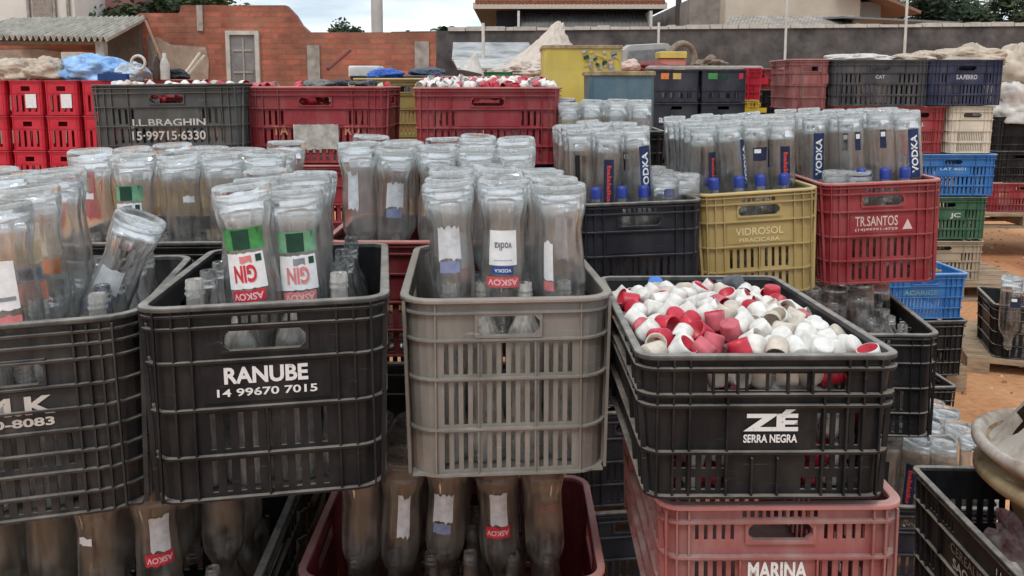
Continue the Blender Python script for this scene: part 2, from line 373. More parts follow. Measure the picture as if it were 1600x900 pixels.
def make_crate(label, M, W, L, H, mat, rim, faces, hribs, vribs, group=None, taper=.012, rc=.028, inset=.010, proj=.009, name='plastic_crate',
               handles=(), plates=(), letters=(), rimw=.0105, cat='crate', rib_th=.0035, foot=True):
    c = Crate(W, L, H, taper, rc, inset=inset)
    root = thing(name, label, cat, M, group)
    mb = MB(); c.corners(mb)
    for f in ('front', 'back', 'left', 'right'): c.panel(mb, f, faces.get(f, faces.get('side' if f in ('left', 'right') else 'front', [])))
    for z in hribs: c.ring(mb, z, proj, rib_th)
    for f in ('front', 'back', 'left', 'right'):
        for vr in vribs.get(f, vribs.get('side' if f in ('left', 'right') else 'front', [])):
            x, z0, z1 = vr if isinstance(vr, tuple) else (vr, .004, H - .008)
            c.cell(mb, f, x - .0014, x + .0014, z0, z1, 0, proj - .0018)
    mb.build('body', mat, root)
    fl = MB(); a, b = c.half(0)
    fl.box(-a + .002, a - .002, -b + .002, b - .002, .002, .006)
    fl.build('base_panel', mat, root)
    rb = MB(); pr = [(-.0045, -.008), (-.0045, -.001), (-.003, 0), (rimw - .003, 0), (rimw - .0008, -.001), (rimw, -.003), (rimw, -.0065), (rimw - .002, -.008)]
    rb.sweep([c.outline(H + dz, off) for off, dz in pr], closed=True)
    # the loops above are joined profile point to profile point
    rb.build('rim', rim, root)
    for (f, x0, x1, z0, z1) in handles:                 # moulded lip round a hand hole
        h = MB(); t = .004; k = .009
        c.cell(h, f, x0 - t, x1 + t, z1, z1 + t, -.006, .005); c.cell(h, f, x0 - t, x1 + t, z0 - t, z0, -.006, .005)
        c.cell(h, f, x0 - t, x0, z0, z1, -.006, .005); c.cell(h, f, x1, x1 + t, z0, z1, -.006, .005)
        for sx, xx in ((1, x0), (-1, x1)):
            for sz, zz in ((1, z0), (-1, z1)):
                tri = [(xx, zz), (xx + sx * k, zz), (xx, zz + sz * k)]
                lo = [c.fp(f, *q, .0045) for q in tri]; hi = [c.fp(f, *q, -.0055) for q in tri]
                h.quad(lo); h.quad(hi[::-1]); h.quad([lo[1], lo[2], hi[2], hi[1]])
        h.build('handle', mat, root)
    for (f, x0, x1, z0, z1, pm) in plates:
        pb = MB(); c.cell(pb, f, x0, x1, z0, z1, 0, .0022); pb.build('name_plate', pm or mat, root)
    if letters:
        tb = MB(); mats = []
        for (f, s_, cx, cz, w, h, bold, tm, rot) in letters:
            if tm not in mats: mats.append(tm)
            text_mb(tb, s_, cx, cz, w, h, lambda x, z, f=f: c.fp(f, x, z, .0042), bold, rot, mats.index(tm))
        tb.build('lettering', mats, root)
    root['__'] = 0; del root['__']
    return root, c
def place(u, v, Y, L, H, yaw=0, tilt=0, roll=0):
    """frame of a crate whose front rim middle is seen at (u, v), Y metres ahead"""
    Q = RZ(yaw) @ RX(tilt) @ RY(roll)
    p = at(u, v, Y) - (Q @ Vector((0, -L / 2, H)))
    return Matrix.Translation(p) @ Q

def veg_short(H=.29, n=9):
    k = H / .29
    rows = [(.012 * k, .060 * k, [(-.092, .092, n, .42)]), (.076 * k, .130 * k, [(-.092, .092, n, .42)]), (.222 * k, .251 * k, [(-.06, .06, 1, 1)]), (.2605 * k, .2715 * k, [(-.05, .05, 7, .7)])]
    return rows
def veg_long(w, H=.29, n=16, handle=True):
    k = H / .29; m = w / 2 - .07
    r = [(.012 * k, .060 * k, [(-m, m, n, .42)]), (.076 * k, .130 * k, [(-m, m, n, .42)]), (.146 * k, .2 * k, [(-m, -m * .45, 5, .42), (m * .45, m, 5, .42)])]
    if handle: r.append((.220 * k, .250 * k, [(-.06, .06, 1, 1)]))
    return r
HR = [.2755, .2575, .208, .138, .068, .0035]
VR_S = [-.152, -.127, -.102, .102, .127, .152]
def vlong(w): return [s * (w / 2 - d) for d in (.03, .055, .08, w / 4) for s in (-1, 1)]

# ------------------------------------------------------------------ bottles
def prof_flared():
    return [(0, .013), (.022, .011), (.0345, .004), (.0385, .0), (.0425, .0015), (.0446, .006), (.0450, .013), (.0446, .024), (.0415, .045), (.0365, .066), (.0348, .08), (.0352, .098), (.0368, .125),
            (.0382, .16), (.0380, .185), (.0355, .203), (.0285, .218), (.0205, .231), (.0160, .246), (.0148, .262), (.0148, .268), (.0168, .2685), (.0168, .272), (.0149, .2725),
            (.0149, .276), (.0162, .2765), (.0162, .2795), (.0149, .280), (.0149, .287), (.0140, .290), (.0115, .290), (.0108, .28)]
def flute(a, z, r):
    w = max(0, 1 - abs(z - .062) / .045)
    return .045 * w * math.cos(11 * a) + .006 * math.sin(3 * a + z * 40)
def prof_straight():
    return [(0, .014), (.022, .012), (.0315, .004), (.0345, .0), (.0368, .0015), (.0378, .006), (.038, .02), (.0375, .028), (.0372, .06), (.0372, .19), (.0362, .205), (.031, .222), (.022, .238),
            (.0165, .252), (.0148, .268), (.0148, .272), (.0168, .2725), (.0168, .277), (.0149, .2775), (.0149, .292), (.0115, .294), (.0108, .285)]
def prof_r(prof, z):
    for (r0, z0), (r1, z1) in zip(prof[5:], prof[6:]):
        if z0 <= z <= z1 and z1 > z0: return r0 + (r1 - r0) * (z - z0) / (z1 - z0)
    return prof[6][0]
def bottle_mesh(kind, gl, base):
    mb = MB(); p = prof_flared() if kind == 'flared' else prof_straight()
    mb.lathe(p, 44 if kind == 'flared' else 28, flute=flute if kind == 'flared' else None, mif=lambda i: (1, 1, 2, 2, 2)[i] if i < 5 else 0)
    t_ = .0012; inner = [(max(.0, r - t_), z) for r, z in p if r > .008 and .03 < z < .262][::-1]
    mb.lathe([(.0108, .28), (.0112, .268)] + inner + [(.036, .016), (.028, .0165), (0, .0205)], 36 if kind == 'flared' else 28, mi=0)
    return mb.mesh('glass_bottle', [gl, base, G_DBASE if gl is G_DIRT_SHADE else G_HEEL])
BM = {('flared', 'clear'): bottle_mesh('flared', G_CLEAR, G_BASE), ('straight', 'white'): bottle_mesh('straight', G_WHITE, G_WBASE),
      ('flared', 'dirt'): bottle_mesh('flared', G_DIRT_SHADE, G_DBASE), ('straight', 'clear'): bottle_mesh('straight', G_CLEAR, G_BASE), ('flared', 'dusty'): bottle_mesh('flared', G_DUSTY, G_BASE)}
def on_bottle(kind, th0):
    p = prof_flared() if kind == 'flared' else prof_straight()
    def place_(x, z, off=.0008):
        r = prof_r(p, z) * 1.012 + off
        a = th0 + x / .038 - math.pi / 2
        return (r * math.cos(a), r * math.sin(a), z)
    return place_
def patch_mb(kind, x0, x1, z0, z1, th0=0, off=.0008, cut=0.0, seed=0):
    mb = MB(); pl = on_bottle(kind, th0); rnd = random.Random(seed)
    nx = max(4, int((x1 - x0) / .004)); nz = max(3, int((z1 - z0) / .008))
    rag = [cut * rnd.uniform(-1, 1) for _ in range(nx + 1)]; rag2 = [cut * rnd.uniform(-1, 1) for _ in range(nx + 1)]
    loops = []
    for j in range(nz + 1):
        f = j / nz
        loops.append([pl(x0 + (x1 - x0) * i / nx, z0 + rag[i] + (z1 + rag2[i] - z0 - rag[i]) * f, off) for i in range(nx + 1)])
    mb.sweep(loops, closed=False, ring=False, sm=True)
    return mb
KIND = {}
def part_def(key, parts): KIND[key] = parts
def text_part(kind, strings, mats, th0=0, off=.0018):
    mb = MB(); pl = on_bottle(kind, th0)
    for (s_, cx, cz, w, h, bold, mi, rot) in strings: text_mb(mb, s_, cx, cz, w, h, lambda x, z: pl(x, z, off), bold, rot, mi)
    return mb.mesh('lettering', mats)
# parts: (name, mesh, index of the part it is a child of, or None)
def gin(red, pale):
    k = 'flared'
    return [('back_label', patch_mb(k, -.036, .036, .066, .099, off=.0006).mesh('back_label', [GREEN_INK if red else simple('pale green label ink', (.16, .36, .22), var=.3, scale=60)]), None),
            ('recipe_panel', patch_mb(k, -.013, .015, .068, .098, off=.0014).mesh('recipe_panel', [DKGREEN]), 0),
            ('paper_label', patch_mb(k, -.031, .031, .104, .158, cut=.001, seed=3).mesh('paper_label', [PAPER]), None),
            ('lettering', text_part(k, [('GIN', 0, .135, .034, .027, .035, 0, 0), ('flavoured spirit', 0, .152, .03, .003, 0, 1, 0)][:1], [RED_INK if red else PINK_INK]), 2),
            ('fruit_mark', patch_mb(k, -.012, .006, .107, .118, off=.0016, cut=.002, seed=5).mesh('fruit_mark', [PINK_INK if red else GREY_INK]), 2),
            ('seal', patch_mb(k, -.027, -.018, .107, .118, off=.0016).mesh('seal', [DKGREEN]), 2),
            ('brand_band', patch_mb(k, -.026, .026, .161, .179, cut=.0012, seed=9).mesh('brand_band', [RED_INK if red else PINK_INK]), None),
            ('lettering', text_part(k, [('ASKOV', 0, .170, .045, .011, .03, 0, 0)], [simple('pale pink ink', (.75, .45, .45), var=.1)]), 6)]
part_def('plain', [])
part_def('gin_red', gin(True, False)); part_def('gin_pink', gin(False, True))
k = 'flared'
part_def('vodka_script', [('paper_label', patch_mb(k, -.025, .025, .086, .146).mesh('paper_label', [PAPER]), None),
    ('lettering', text_part(k, [('vodka', .0, .113, .030, .014, 0, 0, 0), ('Mojito', .002, .123, .022, .007, 0, 0, 8)][:1] + [('premium', 0, .137, .03, .0028, 0, 0, 0)], [NAVY_INK]), 0),
    ('blue_band', patch_mb(k, -.018, .018, .148, .161).mesh('blue_band', [BLUE_INK]), None),
    ('lettering', text_part(k, [('VODKA', 0, .1545, .028, .006, .02, 0, 0)], [PAPER]), 2),
    ('brand_band', patch_mb(k, -.030, .030, .166, .184, cut=.001).mesh('brand_band', [PINK_INK if False else simple('coral label ink', (.60, .09, .10), var=.2, scale=60)]), None),
    ('lettering', text_part(k, [('ASKOV', 0, .175, .052, .011, .03, 0, 0)], [simple('pale pink ink', (.75, .45, .45), var=.1)]), 4)])
part_def('white_strip', [('paper_label', patch_mb(k, -.012, .010, .098, .165, cut=.003, seed=2).mesh('paper_label', [PAPER]), None),
    ('brand_band', patch_mb(k, -.012, .012, .167, .184, seed=4).mesh('brand_band', [PINK_INK]), None)])
part_def('wet_label', [('paper_label', patch_mb(k, -.022, .018, .075, .13, cut=.004, seed=8).mesh('paper_label', [PAPER_W]), None),
    ('blue_band', patch_mb(k, -.018, .016, .132, .152, cut=.002, seed=6).mesh('blue_band', [simple('washed blue ink', (.20, .23, .36), var=.2, scale=60)]), None)])
part_def('torn_scrap', [('paper_label', patch_mb(k, -.013, .012, .09, .102, cut=.003, seed=12).mesh('paper_label', [PAPER]), None)])
part_def('torn_tall', [('paper_label', patch_mb(k, -.012, .012, .07, .15, cut=.008, seed=13).mesh('paper_label', [PAPER_W]), None)])
part_def('ochre_label', [('paper_label', patch_mb(k, -.026, .020, .085, .122, cut=.003, seed=14).mesh('paper_label', [simple('washed ochre paper', (.55, .46, .32), var=.2, scale=60)]), None),
    ('blue_band', patch_mb(k, -.022, .018, .13, .148, seed=15).mesh('blue_band', [simple('washed blue ink', (.20, .23, .36))]), None),
    ('lettering', text_part(k, [('GIN', -.002, .139, .03, .013, .02, 0, 0)], [NAVY_INK]), 1),
    ('brand_band', patch_mb(k, -.026, .022, .153, .19, cut=.002, seed=16).mesh('brand_band', [simple('washed coral ink', (.62, .27, .20), var=.2, scale=50)]), None)])
part_def('orange_label', [('paper_label', patch_mb(k, -.016, .020, .08, .14, cut=.003, seed=17).mesh('paper_label', [simple('washed cream paper', (.62, .56, .46), var=.2, scale=60)]), None),
    ('brand_band', patch_mb(k, -.016, .020, .146, .172, seed=18).mesh('brand_band', [ORANGE_INK]), None)])
part_def('big_white', [('paper_label', patch_mb(k, -.034, .034, .085, .16, cut=.002, seed=19).mesh('paper_label', [PAPER]), None),
    ('brand_band', patch_mb(k, -.034, .034, .168, .186, cut=.003, seed=20).mesh('brand_band', [PINK_INK]), None),
    ('blue_lines', patch_mb(k, -.03, .03, .14, .146, off=.0015, seed=19).mesh('blue_lines', [GREY_INK]), 0)])
part_def('blue_lettered', [('paper_label', patch_mb(k, -.025, .022, .10, .145, cut=.002, seed=21).mesh('paper_label', [PAPER_W]), None),
    ('blue_band', patch_mb(k, -.025, .022, .147, .18, cut=.005, seed=22).mesh('blue_band', [simple('washed blue ink', (.20, .23, .36))]), None)])
part_def('dirty_red', [('paper_label', patch_mb(k, -.02, .014, .06, .125, cut=.004, seed=41).mesh('paper_label', [PAPER_W]), None),
    ('brand_band', patch_mb(k, -.024, .024, .128, .150, cut=.002, seed=42).mesh('brand_band', [RED_INK]), None),
    ('lettering', text_part(k, [('ASKOV', 0, .139, .042, .011, .03, 0, 0)], [simple('pale pink ink', (.75, .45, .45))]), 1)])
k = 'straight'
part_def('s_plain', [])
def cap_mesh(m, z0=.262, r=.0178, h=.034):
    mb = MB(); mb.lathe([(r, z0), (r, z0 + h * .72), (r * .95, z0 + h * .86), (r * .7, z0 + h * .97), (0, z0 + h)], 20, flute=lambda a, z, r: .02 * math.cos(20 * a) if z < z0 + h * .7 else 0)
    return mb.mesh('cap', [m])
part_def('s_cap', [('cap', cap_mesh(BLUE_CAP), None)])
part_def('s_red_word', [('paper_label', patch_mb(k, -.015, .013, .075, .20).mesh('paper_label', [NAVY_INK]), None),
    ('lettering', text_part(k, [('balalaika', -.002, .145, .105, .012, .03, 0, 90)], [simple('bright red label ink', (.58, .06, .05), var=.1)]), 0)])
part_def('s_vodka', [('paper_label', patch_mb(k, -.016, .016, .055, .20).mesh('paper_label', [simple('deep blue label ink', (.018, .035, .11), var=.4, scale=50)]), None),
    ('lettering', text_part(k, [('VODKA', 0, .13, .115, .019, .03, 0, -90)], [PAPER]), 0)])
part_def('s_badge', [('paper_label', patch_mb(k, -.022, .022, .075, .115, cut=.001).mesh('paper_label', [NAVY_INK]), None),
    ('name_box', patch_mb(k, .0, .019, .080, .092, off=.0016).mesh('name_box', [PAPER]), 0)])
part_def('s_small', [('paper_label', patch_mb(k, -.009, .009, .06, .115).mesh('paper_label', [NAVY_INK]), None),
    ('name_box', patch_mb(k, -.006, .006, .066, .080, off=.0016).mesh('name_box', [PAPER]), 0)])
part_def('s_dark', [('paper_label', patch_mb(k, -.007, .007, .07, .155).mesh('paper_label', [simple('black label ink', (.012, .012, .016), var=.2)]), None)])
def bottle(M, label, group, kind='flared', look='clear', parts='plain', facing=0, name='glass_bottle', scale=1.0):
    o = link(name, BM[(kind, look)], None, M @ RZ(facing) @ Matrix.Scale(scale, 4))
    tag(o, label, 'bottle', group)
    made = []
    for (n, me, par) in KIND[parts]:
        made.append(link(n, me, o if par is None else made[par]))
    return o
INV = RY(180)
ORD = ['front', 'second', 'third', 'fourth', 'fifth', 'sixth', 'back']
def colname(i, n):
    if n == 2: return ['left', 'right'][i]
    if n == 3: return ['left', 'middle', 'right'][i]
    if n == 4: return ['far left', 'inner left', 'inner right', 'far right'][i]
    return ['far left', 'inner left', 'middle', 'inner right', 'far right'][i] if n <= 5 else ['far left', 'second from left', 'third from left', 'third from right', 'second from right', 'far right'][i]
def inverted_grid(M, c, where, up, cols, rows, x0, dx, y0, dy, kind='flared', look='clear', group=None, special={}, skip=(), jit=.004, tiltj=3.2, scale=1.0):
    """bottles pushed neck down between the others: base up by UP above the rim"""
    for j in range(rows):
        for i in range(cols):
            if (i, j) in skip: continue
            pt, fac, desc = special.get((i, j), (None, 0, None))
            if pt is None:
                pt = 's_plain' if kind == 'straight' else 'plain'
            word = {'clear': 'clear', 'white': 'whitish', 'dirt': 'muddy'}[look]
            lab = ('upside-down %s bottle with %s, %s row of %s' % (word, desc, ORD[j], where)) if desc else ('upside-down %s bottle, %s row, %s, in %s' % (word, ORD[j], colname(i, cols), where))
            z = c.H + up + random.uniform(-.011, .010)
            P = M @ T(x0 + dx * i + random.uniform(-jit, jit), y0 + dy * j + random.uniform(-jit, jit), z) @ RX(random.uniform(-tiltj, tiltj)) @ RY(random.uniform(-tiltj, tiltj)) @ INV
            if desc is None: fac = random.uniform(0, 360)
            bottle(P, lab, group, kind, look, pt, fac, scale=scale)
def upright_grid(M, c, label, group, cols, rows, W, Ln, kind='flared', look='clear', parts='plain', keep=None, z=.008, y_from=0, scale=1.0, pale_front=False):
    dx = (W - .075) / cols; dy = (Ln - .075) / rows; slim = Matrix.Diagonal((.80, .80, 1, 1)) if kind == 'flared' else Matrix.Diagonal((.88, .88, 1, 1))
    for j in range(rows):
        for i in range(cols):
            if keep and not keep(i, j): continue
            P = M @ T(-W / 2 + .0375 + dx * (i + .5) + random.uniform(-.002, .002), -Ln / 2 + .0375 + dy * (j + .5) + random.uniform(-.002, .002), z) @ RX(random.uniform(-1.2, 1.2)) @ RY(random.uniform(-1.2, 1.2))
            pale = pale_front and j == 0
            bottle(P @ slim, label + (', dusty, behind the front wall' if pale else ''), group, kind, 'dusty' if pale else look, parts, random.uniform(0, 360), scale=scale)


# ------------------------------------------------------------------ ground
def dirt_mat():
    m, t, out = newmat('orange dirt'); l = t.links.new
    p = nd(t, 'ShaderNodeBsdfPrincipled'); p.inputs['Roughness'].default_value = .95; p.inputs['Specular IOR Level'].default_value = .1
    tc = nd(t, 'ShaderNodeTexCoord')
    n1 = nd(t, 'ShaderNodeTexNoise'); n1.inputs['Scale'].default_value = 1.3; n1.inputs['Detail'].default_value = 9; n1.inputs['Roughness'].default_value = .6
    n2 = nd(t, 'ShaderNodeTexNoise'); n2.inputs['Scale'].default_value = 28; n2.inputs['Detail'].default_value = 6
    mp = nd(t, 'ShaderNodeMapping'); mp.inputs['Scale'].default_value = (1, .45, 1); l(tc.outputs['Object'], mp.inputs[0])
    l(mp.outputs[0], n1.inputs['Vector']); l(tc.outputs['Object'], n2.inputs['Vector'])
    cr = nd(t, 'ShaderNodeValToRGB'); e = cr.color_ramp.elements
    e[0].position = .36; e[0].color = (.30, .115, .062, 1); e[1].position = .60; e[1].color = (.56, .30, .155, 1)
    x = e.new(.47); x.color = (.47, .235, .115, 1)
    l(n1.outputs[0], cr.inputs[0])
    mx = nd(t, 'ShaderNodeMixRGB', blend_type='OVERLAY'); mx.inputs[0].default_value = .35; l(cr.outputs[0], mx.inputs[1]); l(n2.outputs[0], mx.inputs[2])
    l(mx.outputs[0], p.inputs['Base Color'])
    bp = nd(t, 'ShaderNodeBump'); bp.inputs['Distance'].default_value = .02; bp.inputs['Strength'].default_value = .5; l(n2.outputs[0], bp.inputs['Height']); l(bp.outputs[0], p.inputs['Normal'])
    l(p.outputs[0], out.inputs[0]); return m
g = MB(); N = 40
for i in range(N):
    for j in range(N):
        xs = [-300 + 600 * ((i + d) / N) for d in (0, 1)]; ys = [-100 + 700 * ((j + d) / N) for d in (0, 1)]
        g.quad([(xs[0], ys[0], 0), (xs[1], ys[0], 0), (xs[1], ys[1], 0), (xs[0], ys[1], 0)])
tag(g.build('ground', dirt_mat()), kind='structure')

# ------------------------------------------------------------------ walls and buildings
BRICK = brick_mat('hollow red brick', srgb(180, 104, 82), srgb(146, 80, 62), srgb(138, 106, 90), .21, .078, srgb(146, 104, 84))
CONC = simple('raw concrete', (.30, .28, .25), rough=.9, var=.3, scale=9, bump=.01)
CONC_L = simple('pale concrete', (.46, .44, .40), rough=.9, var=.2, scale=7)
GRIME = simple('grimy dark render', (.058, .057, .057), rough=.95, scale=3.2, bump=.02, col2=(.13, .12, .115))
def px_poly(pts, Y): return [at(u, v, Y) for u, v in pts]
def slab_poly(name, pts, depth, mat, parent=None):
    """upright slab: an outline in the plane y = const, given thickness away from the photo"""
    mb = MB(); n = len(pts)
    f = [Vector(p) for p in pts]; b = [p + Vector((0, depth, 0)) for p in f]
    mb.quad(f); mb.quad(b[::-1])
    for i in range(n): mb.quad([f[i], b[i], b[(i + 1) % n], f[(i + 1) % n]])
    return mb.build(name, mat, parent)
YB = 12.0
zt = lambda v, Y: EYE + Y * (HOR - v) / F
xa = lambda u, Y: (u - UC) * Y / F
bw = thing('brick_wall', 'unfinished red brick wall with a stepped and sloping top edge', 'wall')
slab_poly('brickwork', [(xa(215, YB), YB, 0), (xa(682, YB), YB, 0), (xa(682, YB), YB, zt(52, YB)), (xa(487, YB), YB, zt(52, YB)), (xa(474, YB), YB, zt(40, YB)), (xa(466, YB), YB, zt(26, YB)), (xa(452, YB), YB, zt(11, YB)),
    (xa(292, YB), YB, zt(11, YB)), (xa(288, YB), YB, zt(23, YB)), (xa(228, YB), YB, zt(23, YB)), (xa(215, YB), YB, zt(30, YB))], .2, BRICK, bw)
for u0, u1, v0, v1 in ((484, 503, 72, 124), (650, 672, 66, 124), (316, 325, 11, 50)):
    m = MB(); m.box(xa(u0, YB), xa(u1, YB), YB - .03, YB - .002, 0 if v1 > 100 else zt(v1, YB), zt(v0, YB)); m.build('concrete_pillar', CONC, bw)
m = MB(); rnd = random.Random(4)
pts = [(232, 62), (246, 58), (268, 70), (300, 72), (322, 74), (327, 95), (326, 126), (232, 126)]
slab_poly('plaster_patch', [(p.x, p.y - .018, p.z) for p in px_poly(pts, YB)], .015, simple('rough grey plaster', (.30, .24, .19), rough=.95, var=.3, scale=6, bump=.01), bw)
dr = thing('metal_door', 'weathered grey metal door with a pale frame set in the brick wall', 'door')
m = MB(); x0, x1, z1 = xa(360, YB), xa(411, YB), zt(50, YB)
m.box(x0, x0 + .06, YB - .07, YB - .003, 0, z1); m.box(x1 - .06, x1, YB - .07, YB - .003, 0, z1); m.box(x0 + .06, x1 - .06, YB - .07, YB - .003, z1 - .06, z1); m.build('frame', CONC_L, dr)
m = MB(); m.box(x0 + .063, x1 - .063, YB - .04, YB - .005, 0, z1 - .063); m.build('leaf', simple('grey door paint', (.19, .19, .185), var=.25, scale=5), dr)
for z in (z1 - .30, z1 - .62, z1 - .95):
    m = MB(); m.box(x0 + .1, x1 - .1, YB - .055, YB - .041, z, z + .03); m.build('rail', CONC, dr)
m = MB(); m.box(x0 + .24, x0 + .265, YB - .058, YB - .042, .2, z1 - .1); m.build('stile', CONC, dr)

YD = 13.5
dw = thing('boundary_wall', 'long dark grimy rendered wall closing the yard behind the crates', 'wall')
slab_poly('render', [(xa(684, YB) - .9, YD, 0), (15, YD, 0), (15, YD, zt(38, YD)), (xa(1200, YD), YD, zt(43, YD)), (xa(684, YB) - .9, YD, zt(51, YD))], .2, GRIME, dw)
m = MB(); rnd = random.Random(5); x = xa(684, YB) + .05
while x < 15:
    w = rnd.uniform(.12, .4); zz = zt(51, YD) + (x - xa(684, YD)) / (15 - xa(684, YD)) * (zt(38, YD) - zt(51, YD)) * 1.0
    m.box(x, x + w * .96, YD - .03, YD + .23, zz + .006, zz + .05 + rnd.uniform(0, .03)); x += w
m.build('coping', CONC_L, dw)

# shed with a corrugated roof, at the left
sh = thing('lean_to_shed', 'open lean-to shed with a pale corrugated roof beside the brick wall', 'shed')
ROOF = simple('weathered fibre cement', (.43, .40, .345), rough=.9, var=.3, scale=4, stretch=(3, .6, 1))
def corrugated(fl, fr, bl, br, n, amp=.035, th=.012):
    mb = MB(); fl, fr, bl, br = map(Vector, (fl, fr, bl, br)); top = []; k = n * 6
    def row(a, b, dz): return [a.lerp(b, i / k) + Vector((0, 0, amp * math.sin(2 * math.pi * i / 6) + dz)) for i in range(k + 1)]
    A, B, C, D = row(fl, fr, 0), row(bl, br, 0), row(bl, br, -th), row(fl, fr, -th)
    mb.sweep([A, B, C, D], closed=True, ring=False, sm=False); return mb
p = [at(-70, 56, 10), at(168, 60, 10), at(20, 30, 12.0), at(230, 27, 12.0)]
corrugated(*p, 26).build('roof', ROOF, sh)
m = MB(); q = at(158, 64, 10.1); m.box(q.x - .05, q.x + .05, 10.05, 10.15, 0, q.z); m.build('post', CONC, sh)
m = MB(); m.tube(at(-70, 66, 10.1), at(163, 66, 10.1), .04, seg=6); m.build('beam', simple('old grey timber', (.16, .13, .10), var=.3, scale=12, stretch=(1, 1, 6)), sh)
lw = thing('brick_wall', 'low brick and plaster wall in the shade under the corrugated roof', 'wall')
slab_poly('brickwork', [(-8.5, 12, 0), (xa(170, 12), 12, 0), (xa(170, 12), 12, zt(48, 12)), (-8.5, 12, zt(45, 12))], .2, BRICK, lw)
slab_poly('plaster_patch', [(-8.5, 11.97, 0), (xa(130, 12), 11.97, 0), (xa(130, 12), 11.97, zt(85, 12)), (xa(70, 12), 11.97, zt(78, 12)), (-8.5, 11.97, zt(82, 12))], .025, simple('rough grey plaster', (.30, .24, .19)), lw)
gw = thing('side_wall', 'dark grey side wall closing the right end of the lean-to shed', 'wall')
slab_poly('render', [(xa(170, 12) + .02, 11.9, 0), (xa(234, 12), 11.9, 0), (xa(230, 12), 11.9, zt(38, 12)), (xa(170, 12) + .02, 11.9, zt(48, 12))], .08, simple('dark shed wall render', (.11, .105, .10), var=.3, scale=4), gw)

# buildings behind
bl = thing('white_building', 'off-white building behind the corrugated shed roof', 'building')
x0, x1 = xa(-60, 17), xa(128, 17)
m = MB(); m.box(x0, x1, 17, 23, 0, 5.5); m.build('wall', simple('off-white wall paint', (.62, .60, .55), var=.08, scale=2), bl)
m = MB()
for u in (57, 97, 118): m.box(xa(u, 17), xa(u, 17) + .05, 16.93, 16.995, 2.4, 4.2)
m.box(xa(57, 17), xa(122, 17), 16.9, 16.928, 2.55, 2.62); m.build('window_bars', CONC, bl)
m = MB(); m.box(xa(66, 17), xa(96, 17), 16.94, 16.996, 2.68, 3.3); m.build('window', simple('dusty window pane', (.25, .22, .19), rough=.3), bl)
m = MB(); m.box(x0, xa(64, 17), 16.86, 16.998, 2.45, 2.55); m.build('ledge', CONC_L, bl)
rb_ = thing('red_building', 'dull red wall of a building between the white building and the tree', 'building')
m = MB(); m.box(xa(131, 18), xa(156, 18), 18, 22, 0, 5); m.build('wall', simple('dark red wall paint', (.27, .065, .06), var=.15, scale=3), rb_)
m = MB(); m.box(xa(156, 18) + .01, xa(186, 18), 18.3, 22, 0, 4.6); m.build('side_wing', simple('pinkish wall paint', (.40, .19, .17), var=.15, scale=3), rb_)

TILE = simple('clay roof tile', (.30, .14, .09), rough=.9, var=.4, scale=8, stretch=(6, 1, 1), bump=.03)
hs = thing('house', 'dark navy house with a clay tiled hip roof and a grey awning', 'house')
YH = 25
m = MB(); m.box(xa(776, YH), xa(1008, YH), YH, YH + 7, 0, zt(10, YH)); m.build('wall', simple('navy wall paint', (.018, .026, .042), var=.3, scale=2), hs)
m = MB(); e0, e1 = xa(742, YH - .8), xa(1036, YH - .8); ze = zt(8, YH - .8); a = (e0, YH - .8, ze); b = (e1, YH - .8, ze); c = (e1, YH + 8, ze); d = (e0, YH + 8, ze)
r0 = (e0 + 2.2, YH + 3, ze + 1.5); r1 = (e1 - 2.2, YH + 3, ze + 1.5)
m.quad([a, b, r1, r0]); m.quad([b, c, r1]); m.quad([c, d, r0, r1]); m.quad([d, a, r0]); m.build('roof', TILE, hs)
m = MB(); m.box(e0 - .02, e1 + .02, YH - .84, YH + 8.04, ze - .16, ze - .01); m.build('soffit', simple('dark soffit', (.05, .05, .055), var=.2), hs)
m = MB(); m.box(e0 - .03, e1 + .03, YH - .90, YH - .845, ze - .17, ze + .01); m.build('eave', simple('pale eave board', (.50, .44, .38), var=.15), hs)
m = MB()
for i in range(46):
    x = e0 + .1 + (e1 - e0 - .2) * i / 45; m.tube((x, YH - .93, ze + .02), (x, YH - .45, ze + .22), .075, seg=6)
m.build('roof_tiles', TILE, hs)
m = MB(); a0, a1 = xa(812, YH), xa(1003, YH)
k = 60
loops = []
for zz, yy in ((zt(24, YH), YH - .02), (zt(45, YH - 1), YH - 1.0), (zt(47, YH - 1), YH - 1.0), (zt(26, YH), YH - .02)):
    loops.append([(a0 + (a1 - a0) * i / k, yy, zz + .03 * (i % 2)) for i in range(k + 1)])
m.sweep(loops, closed=True, ring=False); m.build('awning', simple('grey awning sheet', (.15, .145, .14), var=.2, scale=3), hs)
for q0 in (a0 - .08, a1 + .01): m = MB(); m.box(q0, q0 + .07, YH - 1.05, YH - .003, zt(47, YH - 1), zt(24, YH)); m.build('awning_frame', simple('white trim paint', (.55, .55, .53)), hs)

wh = thing('warehouse', 'beige building with a sloping brown roof edge and stacked tiles below', 'building')
YW = 22
m = MB(); m.box(xa(1128, YW), xa(1335, YW), YW, YW + 8, 0, zt(-12, YW)); m.build('wall', simple('beige wall paint', (.47, .42, .345), var=.12, scale=1.5), wh)
m = MB(); m.box(xa(1068, YW + 1), xa(1127, YW + 1), YW + .6, YW + 8, 0, zt(-2, YW)); m.build('side_wall', simple('stained grey render', (.25, .225, .20), var=.35, scale=2), wh)
p = [Vector((xa(u, YW), 0, zt(v, YW))) for u, v in ((1290, -30), (1415, 22), (1415, 26), (1290, -22))]
m = MB(); f = [Vector((q.x, YW - .5, q.z)) for q in p]; b = [Vector((q.x, YW + 8, q.z)) for q in p]
m.sweep([f, b], closed=False); m.quad(f); m.quad(b[::-1]); m.build('roof', simple('brown roof edge', (.22, .13, .09), var=.3), wh)
